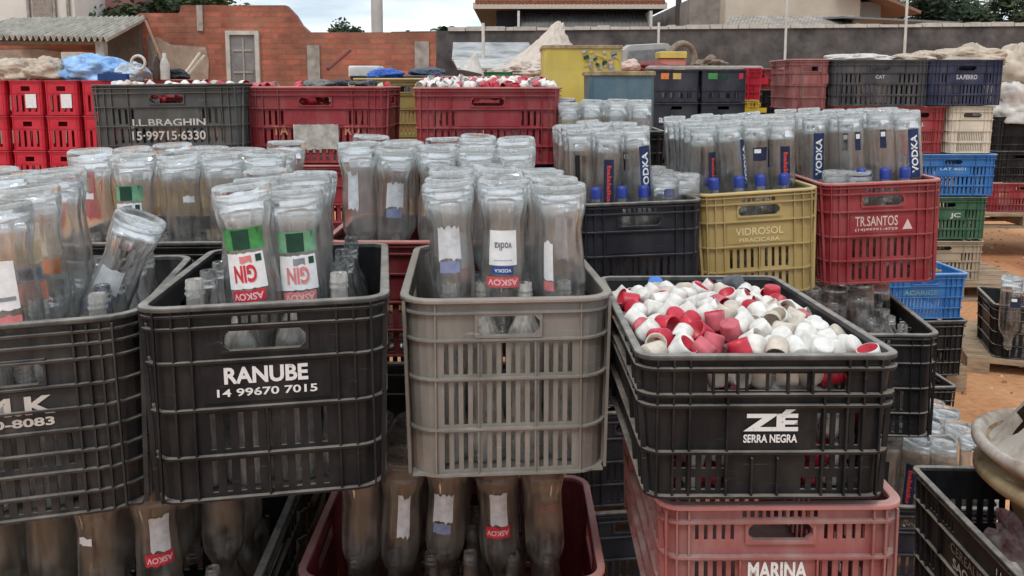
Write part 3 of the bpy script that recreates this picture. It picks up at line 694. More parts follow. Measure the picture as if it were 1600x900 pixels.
m = MB(); m.box(xa(1335, YW) + .01, xa(1372, YW), YW + .2, YW + 8, 0, zt(5, YW)); m.build('gable', simple('grey gable boards', (.22, .22, .21), var=.2), wh)
YT = 16
tl = thing('tiled_roof', 'low clay and concrete tile roof just above the dark boundary wall', 'roof')
m = MB(); n = 34
for i in range(n):
    u = 1132 + (1330 - 1132) * i / n
    m.tube(at(u, 45, YT), at(u + 8, 28, YT + 1.4), .055, .055, seg=6)
m.build('tile_rows', simple('grey brown tiles', (.30, .26, .22), var=.4, scale=5), tl)
sl = thing('flat_roof', 'thin grey sheet roof sloping away above the boundary wall', 'roof')
m = MB(); a = [at(1318, 25, YT), at(1500, 34, YT), at(1500, 37, YT), at(1318, 28, YT)]; m.sweep([a, [q + Vector((0, 2, .1)) for q in a]], closed=False); m.quad(a); m.build('sheet', simple('grey zinc', (.20, .20, .20), var=.2), sl)
m = MB()
for u in (1335, 1385, 1440, 1490): q = at(u, 36, YT + .3); m.box(q.x - .04, q.x + .04, q.y, q.y + .08, 0, q.z)
m.build('support_posts', CONC, sl)

def pole(name, label, cat, u, v, Y, r, z_top, mat, seg=10, z0=0):
    q = at(u, v, Y); m = MB(); m.tube((q.x, Y, z0), (q.x, Y, z_top), r, r * .9, seg); o = m.build(name, mat); tag(o, label, cat); return o
pole('concrete_pole', 'thick pale concrete pole rising behind the brick wall', 'pole', 589, 20, 20, .15, 8, simple('pale grey pole', (.42, .41, .39), var=.1, scale=3), 16)
pole('utility_pole', 'dark slim utility pole between the house and the beige building', 'pole', 1060, 20, 24, .09, 9, simple('dark pole', (.06, .055, .05)), 8)
pole('water_tower', 'white column of a tower far behind the trees at the right', 'tower', 1549, 8, 45, .38, 12, simple('white tower paint', (.6, .61, .61), var=.06), 16)
WP = simple('white pole paint', (.55, .53, .48), var=.15, scale=6)
pole('metal_pole', 'thin white pole in front of the wall, left of the dark crate stack', 'pole', 1228, 50, 8, .013, 3.2, WP)
pole('metal_pole', 'thin white pole rising behind the dark and navy crates', 'pole', 1415, 50, 8, .014, 3.2, WP)
pole('metal_post', 'short white post standing beside the slanted scrap sheets', 'post', 755, 60, 11.5, .025, zt(38, 11.5), WP)
pole('metal_post', 'short dark-capped post by the wall above the teal bin', 'post', 1029, 60, 11.5, .02, zt(37, 11.5), WP)

# ------------------------------------------------------------------ trees
LEAF = simple('dull green foliage', (.035, .055, .022), rough=.8, var=.4, scale=1.5, col2=(.085, .11, .045))
LEAF2 = simple('dark green foliage', (.02, .038, .018), rough=.8, var=.4, scale=1.5, col2=(.055, .085, .038))
BARK = simple('grey bark', (.16, .14, .115), rough=.95, var=.3, scale=8, stretch=(1, 1, .3))
def tree(label, x, y, h, cr, cz, leaf, n=1500, size=.16, seed=1, limbs=6, flat=.7, trunk_r=.16, name='tree'):
    rnd = random.Random(seed); t = thing(name, label, 'tree', T(x, y, 0))
    m = MB(); top = Vector((rnd.uniform(-.3, .3), 0, cz - cr * .2)); m.tube((0, 0, 0), top, trunk_r, trunk_r * .55, 8)
    tips = []
    for i in range(limbs):
        a = 2 * math.pi * i / limbs + rnd.uniform(-.4, .4); rr = cr * rnd.uniform(.5, .9)
        mid = top + Vector((math.cos(a) * rr * .5, math.sin(a) * rr * .5, cr * rnd.uniform(.05, .3)))
        end = top + Vector((math.cos(a) * rr, math.sin(a) * rr, cr * rnd.uniform(.1, .8)))
        m.tube(top, mid, trunk_r * .45, trunk_r * .3, 6); m.tube(mid, end, trunk_r * .3, trunk_r * .08, 6); tips += [mid.lerp(end, .5), end]
    m.build('trunk', BARK, t)
    c = MB(); clumps = [(q + Vector((rnd.gauss(0, .2), rnd.gauss(0, .2), rnd.gauss(0, .15))) * cr * .5, cr * rnd.uniform(.22, .42)) for q in tips for _ in range(2)]
    for _ in range(n):
        q, r = rnd.choice(clumps); d = Vector((rnd.gauss(0, 1), rnd.gauss(0, 1), rnd.gauss(0, 1) * flat)).normalized() * r * rnd.random() ** .45
        p = q + d; s = size * rnd.uniform(.5, 1.2); A = Vector((rnd.gauss(0, 1), rnd.gauss(0, 1), rnd.gauss(0, .6))).normalized(); B = A.orthogonal().normalized()
        c.quad([p - A * s, p + B * s * .45, p + A * s, p - B * s * .45])
    c.build('crown', leaf, t)
tree('bushy dark tree behind the shed roof and the brick wall', xa(215, 19), 19, 4, 1.2, 3.0, LEAF2, 2600, .10, 1)
tree('olive tree rising behind the left end of the brick wall', xa(300, 21), 21, 4, 1.3, 3.4, LEAF, 2800, .10, 2)
tree('bare-limbed dark tree behind the brown roof edge', xa(1425, 27), 27, 6, 1.9, 3.7, LEAF2, 3600, .12, 3)
tree('spreading tree with pale bare limbs at the far right', xa(1505, 26), 26, 6, 1.7, 3.3, LEAF2, 3400, .12, 4)
tree('low green tree behind the wall at the right edge', xa(1590, 25), 25, 4, 1.3, 2.9, LEAF, 2600, .11, 5)
tree('small dark shrub poking above the wall near the concrete pole', xa(532, 14), 14, 2, .32, 2.3, LEAF2, 500, .05, 6, trunk_r=.03, name='shrub')
tree('low shrub above the brick wall right of the concrete pole', xa(640, 14.5), 14.5, 2, .3, 2.2, LEAF2, 300, .05, 8, trunk_r=.03, name='shrub')
pm = thing('palm', 'small dark palm with ragged fronds above the end of the brick wall', 'palm', T(xa(695, 15), 15, 0))
m = MB(); m.tube((0, 0, 0), (0, 0, 2.35), .07, .05, 8); m.build('trunk', BARK, pm)
m = MB(); rnd = random.Random(9)
for i in range(16):
    a = i * 2.4; Lf = rnd.uniform(.3, .48); el = rnd.uniform(.2, 1.3); p0 = Vector((0, 0, 2.33))
    for k in range(7):
        s = (k + 1) / 7; p1 = Vector((math.cos(a) * Lf * s * math.cos(el), math.sin(a) * Lf * s * math.cos(el), 2.33 + Lf * s * math.sin(el) - .22 * s * s))
        for sg in (-1, 1):
            side = Vector((-math.sin(a), math.cos(a), -.4)) * sg * .11 * (1 - s * .6)
            m.quad([p0, p1, p1 + side, p0 + side * 1.05])
        p0 = p1
m.build('fronds', LEAF2, pm)

# ------------------------------------------------------------------ crate colours
K1 = BLK(); K2m = plastic('black grey crate plastic', (.014, .015, .017), dust=(.27, .235, .20), amount=.26, top=.8, spec=.25)
RED_D = plastic('dull red crate plastic', srgb(134, 38, 46), dust=(.36, .19, .16), amount=.35, top=.5)
RED_R = plastic('worn red crate rim', srgb(168, 84, 82), dust=(.45, .30, .26), amount=.5, top=.6)
RED_B = plastic('bright red crate plastic', srgb(178, 22, 46), dust=(.38, .16, .15), amount=.15, top=.3)
RED_F = plastic('sun-faded pink red plastic', srgb(130, 72, 70), dust=(.34, .245, .225), amount=.65, top=.6)
RED_FR = plastic('sun-faded pink rim', srgb(168, 106, 102), dust=(.5, .32, .28), amount=.4, top=.5)
BROWN = plastic('grey brown crate plastic', srgb(112, 108, 102), dust=(.29, .268, .24), amount=.6, top=.5, scale=26)
BROWN_R = plastic('grey brown rim', srgb(126, 118, 110), dust=(.32, .285, .25), amount=.5, top=.6)
KHAKI = plastic('khaki yellow plastic', srgb(158, 138, 88), dust=(.40, .33, .2), amount=.35, top=.45)
KHAKI_R = plastic('khaki yellow rim', srgb(186, 162, 104), dust=(.45, .38, .26), amount=.4, top=.5)
NAVY = plastic('navy crate plastic', srgb(27, 38, 66), dust=(.2, .19, .2), amount=.25, top=.4)
NAVY_D = plastic('dark navy crate plastic', srgb(25, 30, 44), dust=(.18, .17, .17), amount=.2, top=.4)
BLUE = plastic('blue crate plastic', srgb(24, 98, 160), dust=(.25, .3, .34), amount=.22, top=.45)
BLUE_R = plastic('blue crate rim', srgb(70, 130, 190), dust=(.4, .45, .5), amount=.3, top=.5)
GREEN = plastic('dark green crate plastic', srgb(34, 84, 58), dust=(.2, .2, .17), amount=.3, top=.4)
TAN = plastic('tan crate plastic', srgb(150, 136, 116), dust=(.38, .32, .25), amount=.4, top=.5)
WHITE = plastic('white crate plastic', srgb(196, 188, 172), dust=(.45, .38, .3), amount=.35, top=.4)
WOOD = simple('dusty pallet wood', (.30, .215, .14), rough=.95, var=.4, scale=9, stretch=(1, 5, 5))

def front_std(H, n=9): return veg_short(H, n)
def crate_short(label, M, mat, rim, W=.36, L=.555, H=.29, group=None, plate=None, letters=(), **kw):
    k = H / .29
    faces = {'front': veg_short(H), 'side': veg_long(L, H)}
    vr = {'front': [v * W / .36 for v in VR_S] + [(-.001, .004 * k, .136 * k)], 'side': vlong(L)}
    return make_crate(label, M, W, L, H, mat, rim, faces, [z * k for z in HR], vr, group,
                      handles=[('front', -.06, .06, .222 * k, .251 * k)], plates=[('front', -.094, .094, .146 * k, .2 * k, plate)], letters=letters, **kw)
def crate_long(label, M, mat, rim, W=.555, L=.36, H=.29, group=None, letters=(), plate=None, **kw):
    k = H / .29
    faces = {'front': veg_long(W, H), 'side': veg_short(H)}
    vr = {'front': vlong(W), 'side': VR_S}
    return make_crate(label, M, W, L, H, mat, rim, faces, [z * k for z in HR], vr, group,
                      handles=[('front', -.06, .06, .220 * k, .250 * k)], plates=[('front', -.115, .115, .146 * k, .2 * k, plate)], letters=letters, **kw)
FRONT = 'crates in the front row'; MID = 'crates in the middle rows'; BACK = 'crates in the back rows'

def under(root, n, label, dz=-.3):
    for k in range(n):
        c = root.copy(); COL.objects.link(c); c.matrix_world = Matrix.Translation((0, 0, dz * (k + 1))) @ root.matrix_world; c['label'] = label % ('just', 'second', 'third')[k]
        for ch in list(root.children):
            d = ch.copy(); COL.objects.link(d); d.parent = c
# ================================================================== front row
# black crate with the two-line stencil
M_ran = place(410, 474, 1.154, .555, .304, yaw=9, tilt=-2.5, roll=-.6)
_, c_ran = crate_short('black crate with white two-line stencil, under bottles with green and white labels', M_ran, K1, RIMK, W=.372, L=.555, H=.304, group=FRONT, rc=.035,
    letters=[('front', 'RANUBE', .0, .1945, .122, .026, .035, WHITE_INK, 0), ('front', '14 99670 7015', .001, .1685, .146, .0125, .02, WHITE_INK, 0)])
upright_grid(M_ran, c_ran, 'upright bottle with open neck, in the stencilled black crate', 'upright bottles in the stencilled black crate', 4, 6, .36, .54, scale=1.11, pale_front=True)
inverted_grid(M_ran, c_ran, 'stencilled black crate', .165, 3, 5, -.058, .098, -.175, .092, group='upside-down bottles in the stencilled black crate',
    special={(1, 0): ('gin_pink', 0, 'pale green and white label'), (1, 2): ('torn_tall', 40, 'peeling strip')},
    skip={(0, 0), (2, 0), (2, 1), (2, 2), (2, 3), (2, 4)})

bottle(Matrix.Translation(at(376, 286, 1.225)) @ RX(-1) @ RY(-6.5) @ INV, 'tilted upside-down bottle with bright green label in the stencilled black crate', 'upside-down bottles in the stencilled black crate', 'flared', 'clear', 'gin_red', 0)
# grey brown crate
M_br = place(795, 467, 1.278, .555, .306, yaw=4, tilt=-2, roll=0)
H = .306
faces = {'front': [(.012, .076, [(-.118, .118, 14, .5)]), (.090, .164, [(-.118, .118, 14, .5)]), (.176, .229, [(-.118, .118, 14, .5)]), (.243, .276, [(-.052, .052, 1, 1)])],
         'side': veg_long(.555, H)}
_, c_br = make_crate('grey-brown dusty crate with slatted front, full of upside-down bottles', M_br, .362, .555, H, BROWN, BROWN_R, faces, [.282, .236, .170, .083, .004], {'front': [(-.121, .004, .30), (.121, .004, .30), (-.05, .004, .234), (.045, .004, .234)], 'side': vlong(.555)},
    FRONT, taper=.008, rc=.05, proj=.007, handles=[('front', -.052, .052, .243, .276)])
upright_grid(M_br, c_br, 'upright bottle inside the grey-brown crate', 'upright bottles in the grey-brown crate', 4, 6, .35, .54, keep=lambda i, j: j < 2 or i in (0, 3), scale=1.06, pale_front=True)
inverted_grid(M_br, c_br, 'grey-brown crate', .185, 3, 5, -.096, .096, -.185, .093, group='upside-down bottles in the grey-brown crate',
    special={(0, 0): ('wet_label', 8, 'soaked grey label'), (1, 0): ('vodka_script', 4, 'white and blue label'), (2, 0): ('white_strip', 52, 'white side label'), (0, 1): ('white_strip', -50, 'white strip label'), (2, 1): ('torn_tall', -20, 'peeling label')})

# black crate at the left edge, turned
kk = 1.08; M_mk = place(-14, 509, 1.17, .53, .322, yaw=13, tilt=-1.5, roll=-1.2)
faces = {'front': [(.012, .070, [(-.10, .10, 10, .42)]), (.086, .137, [(-.10, .10, 10, .42)]), (.222, .258, [(-.062, .062, 1, 1)])], 'side': veg_long(.53, .29)}
vz = [(s * x, .004, .31) for s in (-1, 1) for x in (.108, .128, .147, .165)]
_, c_mk = make_crate('black dusty crate at the left edge with many corner ribs and pale stencil', M_mk, .42, .53, .322, K2m, RIMK, faces, [z * kk for z in (.278, .260, .238, .2, .166, .134, .1, .07, .036, .004)], {'front': vz, 'side': vlong(.53)}, FRONT, rc=.055, taper=.012,
    handles=[('front', -.062, .062, .222, .258)], plates=[('front', -.106, .106, .147, .211, None)],
    letters=[('front', 'M.K', .022, .189, .105, .030, .03, plastic('dirty stencil paint', (.42, .40, .37), amount=.4), 0), ('front', '30-8083', .022, .162, .10, .014, .03, plastic('dirty stencil paint', (.42, .40, .37)), 0)])
gmk = 'upside-down bottles in the left black crate'
upright_grid(M_mk, c_mk, 'upright bottle with open neck, in the left edge crate', 'upright bottles in the left black crate', 4, 6, .40, .52, keep=lambda i, j: i >= 2 or j < 2, scale=1.15, pale_front=True)
def inv_at(u, v, Y, label, parts='plain', fac=0, kind='flared', look='clear', group=None, lean=(0, 0), scale=1.0):
    bottle(Matrix.Translation(at(u, v, Y)) @ RX(lean[0]) @ RY(lean[1]) @ INV, label, group, kind, look, parts, fac, scale=scale)
inv_at(-2, 318, 1.22, 'nearest upside-down bottle at the left edge with a big white label', 'big_white', 8, group=gmk, lean=(0, -5))
inv_at(45, 291, 1.30, 'upside-down bottle with ochre and coral washed labels, left crate', 'ochre_label', 2, group=gmk, lean=(0, -5))
inv_at(82, 270, 1.40, 'upside-down bottle with cream and orange washed label, left crate', 'orange_label', 0, group=gmk, lean=(0, -4))
inv_at(92, 263, 1.49, 'upside-down bottle with narrow white and red side label, left crate', 'white_strip', 40, group=gmk, lean=(0, -4))
inv_at(20, 270, 1.42, 'unlabelled upside-down bottle behind the big white label, left crate', 'plain', 0, group=gmk, lean=(2, -3))
inv_at(-12, 262, 1.52, 'unlabelled upside-down bottle at the back left of the left crate', 'plain', 0, group=gmk)
inv_at(222, 336, 1.42, 'leaning upside-down bottle with torn pale label, alone at the right of the left crate', 'blue_lettered', 0, group=gmk, lean=(-6, 22))

# low black crate of caps
M_ze = place(1206, 556, 1.03, .555, .206, yaw=-.6, tilt=-2.6, roll=-.4)
H = .206
faces = {'front': [(.012, .030, [(-.132, -.050, 6, .45), (.045, .132, 6, .45)]), (.043, .062, [(-.132, -.050, 6, .45), (.05, .132, 6, .45)]), (.076, .122, [(.064, .128, 5, .45)]), (.154, .178, [(-.084, .110, 7, .86)])],
         'side': [(.011, .055, [(-.2, .2, 18, .4)]), (.07, .115, [(-.2, .2, 18, .4)])]}
_, c_ze = make_crate('low black crate heaped with white and red caps, with white two-line stencil', M_ze, .362, .555, H, K1, RIMK, faces, [.186, .1495, .134, .068, .004],
    {'front': [-.15, -.128, -.106, (-.075, .15, .186), (-.042, .15, .186), (.025, .15, .186), (.058, .15, .186), .106, .128, .15, (.075, .004, .149), (-.055, .004, .149), (-.02, .004, .06), (.015, .004, .06)], 'side': vlong(.555)}, FRONT, taper=.014, rc=.02, rimw=.0075,
    handles=[], plates=[('front', -.053, .06, .0705, .131, None)],
    letters=[('front', 'ZÉ', .004, .1135, .074, .031, .05, WHITE_INK, 0), ('front', 'SERRA NEGRA', .004, .0875, .073, .012, .03, WHITE_INK, 0)])
# faded red crate beneath it
M_ma = place(1223, 790, 1.05, .545, .285, yaw=-1.5, tilt=-1, roll=-1.2)
H = .285
faces = {'front': [(.012, .06, [(-.12, .12, 12, .45)]), (.08, .130, [(-.122, .122, 12, .45)]), (.157, .196, [(-.122, -.058, 5, .45), (.05, .122, 5, .45)]), (.228, .256, [(-.122, -.060, 5, .42), (-.045, .045, 1, 1), (.058, .122, 5, .42)]), (.2615, .2765, [(-.055, .055, 10, .55)])], 'side': veg_long(.545, H)}
_, c_ma = make_crate('sun-faded pinkish red crate with white name, below the low black crate of caps', M_ma, .345, .545, H, RED_F, RED_FR, faces, [.2585, .205, .139, .07, .004],
    {'front': [-.145, -.128, .128, .145, .160, -.16, (-.056, .14, .204), (.052, .14, .204)], 'side': vlong(.545)}, FRONT, rc=.022, handles=[('front', -.045, .045, .228, .256)], plates=[('front', -.054, .050, .148, .2, None)],
    letters=[('front', 'MARINA', -.003, .184, .083, .026, .035, WHITE_INK, 0)])

# ================================================================== lower crates under the front row
M_lr = place(703, 908, 1.36, .40, .29, yaw=0, tilt=0)
_, c_lr = crate_long('red crate below the grey-brown crate, its bottles holding it up', M_lr, RED_D, RED_FR, W=.575, L=.40, H=.29, group='lower crates', rc=.04)
glr = 'muddy bottles in the lower red crate'
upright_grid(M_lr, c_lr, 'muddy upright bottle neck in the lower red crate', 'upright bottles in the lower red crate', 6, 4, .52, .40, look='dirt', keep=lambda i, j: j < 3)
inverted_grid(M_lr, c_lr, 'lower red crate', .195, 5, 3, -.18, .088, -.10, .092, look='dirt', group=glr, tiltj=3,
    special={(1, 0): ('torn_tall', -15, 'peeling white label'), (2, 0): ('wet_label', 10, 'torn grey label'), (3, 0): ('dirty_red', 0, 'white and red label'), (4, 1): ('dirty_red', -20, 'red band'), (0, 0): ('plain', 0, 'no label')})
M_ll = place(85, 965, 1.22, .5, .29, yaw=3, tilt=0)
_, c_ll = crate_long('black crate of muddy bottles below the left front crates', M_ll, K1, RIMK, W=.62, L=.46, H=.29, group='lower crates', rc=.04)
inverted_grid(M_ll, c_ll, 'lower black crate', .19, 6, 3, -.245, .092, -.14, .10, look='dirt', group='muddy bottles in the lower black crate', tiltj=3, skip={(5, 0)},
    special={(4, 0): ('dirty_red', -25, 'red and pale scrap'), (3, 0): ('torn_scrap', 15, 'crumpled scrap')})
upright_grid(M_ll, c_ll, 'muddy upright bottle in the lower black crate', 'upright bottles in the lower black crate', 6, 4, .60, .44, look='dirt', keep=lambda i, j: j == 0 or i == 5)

# ================================================================== second row
M_k2 = place(262, 379, 1.83, .40, .29, yaw=1, roll=-.4)
r_k2, c_k2 = crate_long('black crate behind the two left front crates, filled with clear bottles', M_k2, K1, RIMK, W=.60, L=.40, H=.29, group=MID, rc=.04)
under(r_k2, 3, 'black crate %s under the black crate of clear bottles at left')
inverted_grid(M_k2, c_k2, 'second-row black crate', .205, 5, 3, -.205, .103, -.12, .11, group='upside-down bottles in the second black crate', scale=1.12,
    special={(0, 0): ('torn_scrap', -5, 'small white scrap'), (1, 0): ('gin_pink', 5, 'green and white label'), (2, 0): ('torn_scrap', -40, 'narrow scrap'), (4, 0): ('wet_label', 10, 'grey label')})
upright_grid(M_k2, c_k2, 'upright clear bottle in the black crate behind the left front crates', 'upright bottles in the second black crate', 6, 4, .58, .38, keep=lambda i, j: j == 0)
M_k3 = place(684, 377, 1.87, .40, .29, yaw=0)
r_k3, c_k3 = crate_long('dull red crate behind the grey-brown crate, filled with clear bottles', M_k3, plastic('shade-darkened red crate plastic', srgb(98, 24, 30), dust=(.3, .16, .14), amount=.25, top=.5), RED_R, W=.56, L=.40, H=.29, group=MID, rc=.04)  # body red darkened in the colour for the shade in the gap
r_k3b, _ = crate_long('black crate right under the red crate of clear bottles', M_k3 @ T(0, 0, -.3), K1, RIMK, W=.56, L=.40, H=.29, group=MID, rc=.04)
under(r_k3b, 2, 'black crate %s below, beneath the red crate of clear bottles')
inverted_grid(M_k3, c_k3, 'red crate behind the front', .225, 5, 3, -.205, .098, -.12, .11, group='upside-down bottles in the red crate', scale=1.1, tiltj=4,
    special={(0, 0): ('torn_tall', 10, 'ragged wet label'), (1, 0): ('wet_label', -12, 'grey label')})
upright_grid(M_k3, c_k3, 'upright clear bottle in the red crate behind the grey-brown crate', 'upright bottles in the middle red crate', 6, 4, .54, .38, keep=lambda i, j: j == 0)

# ================================================================== right group
M_d1 = place(1001, 316, 2.18, .555, .29, yaw=4, roll=-1.6)
r_d1, c_d1 = crate_short('black crate of tall straight bottles right of the grey-brown crate', M_d1, plastic('blue black crate plastic', (.008, .011, .019), dust=(.18, .17, .165), amount=.1, top=.6, spec=.25), RIMK, group=MID)
under(r_d1, 3, 'black crate %s under the black crate of straight bottles')
gd = 'straight upside-down bottles in the right group'
inverted_grid(M_d1, c_d1, 'centre right black crate', .195, 3, 6, -.145, .083, -.140, .073, kind='straight', look='white', group=gd, jit=.003,
    special={(0, 0): ('s_dark', 20, 'dark edge label'), (1, 0): ('s_red_word', 8, 'red word'), (2, 0): ('s_vodka', -18, 'navy label'), (0, 1): ('s_dark', -30, 'black strip'), (0, 2): ('s_dark', -35, 'dark strip'), (2, 1): ('s_small', 40, 'small label')})
for j in range(5):
    for i in range(2):
        bottle(M_d1 @ T(.09 + .062 * i, -.2 + .092 * j, c_d1.H + .062 - .004 * j + random.uniform(-.008, .008)) @ INV, 'sunken whitish bottle base, %s row, %s, in centre right black crate' % (ORD[j], ('inner', 'outer')[i]), 'sunken bottles in the black crate', 'straight', 'white', 's_plain')
upright_grid(M_d1, c_d1, 'upright bottle with blue cap in the black crate right of centre', 'blue-capped bottles in the black crate', 4, 6, .35, .54, kind='straight', look='white', parts='s_cap', keep=lambda i, j: j == 0 or i == 3, z=.030)
M_vi = place(1187, 296, 2.26, .555, .31, yaw=2, roll=-3.4)
_, c_vi = crate_short('khaki yellow crate with raised lettering, between black and dark red crates', M_vi, KHAKI, KHAKI_R, H=.305, group=MID, rc=.035,
    letters=[('front', 'VIDROSOL', .0, .188, .140, .022, .02, plastic('pale raised letters', srgb(206, 190, 140), amount=.2), 0), ('front', 'PIRACICABA', .0, .163, .118, .012, .02, plastic('pale raised letters', srgb(206, 190, 140)), 0)])
inverted_grid(M_vi, c_vi, 'khaki yellow crate', .195, 4, 6, -.122, .080, -.142, .073, kind='straight', look='white', group=gd, jit=.003,
    special={(0, 0): ('s_red_word', -30, 'narrow red label'), (1, 0): ('s_vodka', -55, 'side label'), (2, 0): ('s_badge', -6, 'dark badge label'), (3, 0): ('s_red_word', 8, 'red word label'), (0, 1): ('s_dark', -20, 'blue strip'), (3, 1): ('s_dark', 30, 'dark strip')})
upright_grid(M_vi, c_vi, 'upright bottle with blue cap at the rim of the khaki yellow crate', 'blue-capped bottles in the khaki crate', 4, 6, .35, .54, kind='straight', look='white', parts='s_cap', keep=lambda i, j: j == 0 or i == 0, z=.046)
M_tr = place(1382, 283, 2.32, .555, .31, yaw=-1, roll=-2.6)
PALE = plastic('pale pink stencil', (.60, .45, .42), amount=.2)
r_tr, c_tr = crate_short('dark red crate with white name and triangle mark, full of straight bottles', M_tr, RED_D, RED_R, H=.308, group=MID, rc=.035,
    letters=[('front', 'TR.SANTOS', -.018, .191, .125, .030, .01, PALE, 0), ('front', '(14)99791-4729', -.018, .165, .125, .010, .02, PALE, 0)])
m = MB()
for tri in ([(.058, .163), (.088, .163), (.073, .194)],): m.quad([c_tr.fp('front', x, z, .0042) for x, z in tri])
m.build('triangle_mark', PALE, r_tr)
inverted_grid(M_tr, c_tr, 'dark red crate at right', .195, 4, 6, -.128, .085, -.142, .073, kind='straight', look='white', group=gd, jit=.003,
    special={(0, 1): ('s_vodka', 0, 'tall navy label'), (1, 0): ('s_small', -10, 'small navy label'), (2, 0): ('s_small', 12, 'small boxed label'), (3, 0): ('s_vodka', 0, 'white word on navy'), (1, 1): ('s_small', 0, 'small label')}, skip={(0, 0)})
bottle(M_tr @ T(-.115, -.205, c_tr.H + .03) @ INV, 'sunken whitish bottle base at the front left of the dark red crate', None, 'straight', 'white', 's_plain')
bottle(M_tr @ T(-.05, -.215, c_tr.H + .028) @ INV, 'sunken whitish bottle base between blue caps in the dark red crate', None, 'straight', 'white', 's_plain')
upright_grid(M_tr, c_tr, 'upright bottle with blue cap at the rim of the dark red crate', 'blue-capped bottles in the dark red crate', 4, 6, .35, .54, kind='straight', look='white', parts='s_cap', keep=lambda i, j: j == 0 and i > 0, z=.044)
# black crate of bottles behind the first black one
M_d4 = place(955, 205, 2.85, .40, .29)
_, c_d4 = crate_long('black crate in the third row, under the teal bin, full of straight bottles', M_d4, K1, RIMK, W=.40, L=.36, group=MID)
inverted_grid(M_d4, c_d4, 'third-row black crate', .105, 4, 3, -.145, .088, -.12, .09, kind='straight', look='white', group=gd, jit=.003)

# crates under the right group
M_l1 = place(1365, 528, 2.13, .50, .29, yaw=-8, roll=-2.0)
_, c_l1 = crate_short('black crate under the dark red crate, open bottle necks showing at its corner', M_l1, K1, RIMK, H=.30, L=.5, group=MID, rc=.035)
upright_grid(M_l1, c_l1, 'upright bottle neck in the black crate under the dark red crate', 'upright bottles under the dark red crate', 4, 5, .35, .48, kind='straight', look='clear', keep=lambda i, j: i > 1 and j < 4)
inverted_grid(M_l1, c_l1, 'crate under dark red crate', .07, 4, 2, -.12, .078, .0, .11, kind='straight', look='clear', group='bottles carrying the dark red crate', skip={(3, 0)},
    special={(0, 0): ('s_vodka', 20, 'navy label'), (1, 0): ('s_dark', 0, 'dark strip')})
M_l2 = place(1440, 800, 2.12, .5, .29, yaw=-3)
_, c_l2 = crate_long('dark blue-black crate low behind the corner crate, bottle bases above it', M_l2, NAVY_D, RIMK, W=.5, L=.45, H=.29, group='lower crates')
inverted_grid(M_l2, c_l2, 'low blue-black crate', .175, 5, 4, -.15, .086, -.14, .095, kind='straight', look='clear', group='bottle bases low at the right', jit=.006,
    special={(1, 0): ('s_dark', 15, 'strip'), (2, 0): ('s_red_word', 40, 'red mark')})

# corner crate with the steel wheel
M_ce = T(1.172, 1.625, .50 - .29) @ RZ(-2)
H = .29
fl = [(.012, .060, [(-.2, .2, 16, .42)]), (.08, .125, [(-.2, -.11, 5, .42), (.11, .2, 5, .42)]), (.225, .25, [(-.21, -.08, 9, .5), (.08, .21, 9, .5)])]
INKG = plastic('faint grey stencil', (.17, .17, .175), amount=.3)
_, c_ce = make_crate('black open crate at the lower right corner with faint stencil and red scraps', M_ce, .37, .56, H, K1, RIMK, {'left': fl, 'right': fl, 'front': veg_short(H), 'back': fl and [(.05, .12, [(-.12, .12, 9, .45)]), (.15, .21, [(-.12, .12, 9, .45)])]}, [.273, .215, .138, .068, .004],
    {'side': vlong(.56), 'front': VR_S}, 'lower crates', rc=.014, plates=[('left', -.10, .10, .145, .21, None)],
    letters=[('left', 'CEREALISTA', 0, .193, .17, .022, .0, INKG, 0), ('left', 'SAO LUIZ', 0, .160, .15, .024, .02, simple('grey stencil paint', (.40, .40, .40), var=.2), 0)])
# steel wheel
wl = thing('steel_wheel', 'rusty cream painted steel car wheel lying on the black corner crate', 'wheel', T(1.275, 1.60, .500) @ RX(-2) @ RY(3) @ Matrix.Scale(1.4, 4) @ RZ(-40))
WHEEL = plastic('chipped cream wheel paint', (.42, .385, .335), dust=(.15, .085, .045), amount=.9, top=.12, scale=20, rough=.5)
RUST = plastic('rusty yellow wheel paint', (.30, .235, .13), dust=(.11, .055, .03), amount=1.0, top=.2, scale=22, rough=.7)
m = MB(); m.lathe([(.176, .112), (.181, .120), (.188, .124), (.194, .122), (.1975, .116), (.197, .109), (.191, .104), (.182, .100), (.176, .094)], 72); m.build('outer_flange', WHEEL, wl)
m = MB(); m.lathe([(.176, .094), (.173, .090), (.175, .084), (.186, .080), (.191, .074), (.191, .064), (.184, .058), (.170, .050), (.140, .035), (.132, .006), (.125, .004), (.125, .05), (.160, .09), (.170, .108), (.176, .112)], 72); m.build('barrel', RUST, wl)
m = MB(); seg = 180; P = lambda r, a, z: (r * math.cos(a), r * math.sin(a), z)
m.lathe([(.172, .108), (.168, .110), (.163, .116), (.158, .124)], seg)
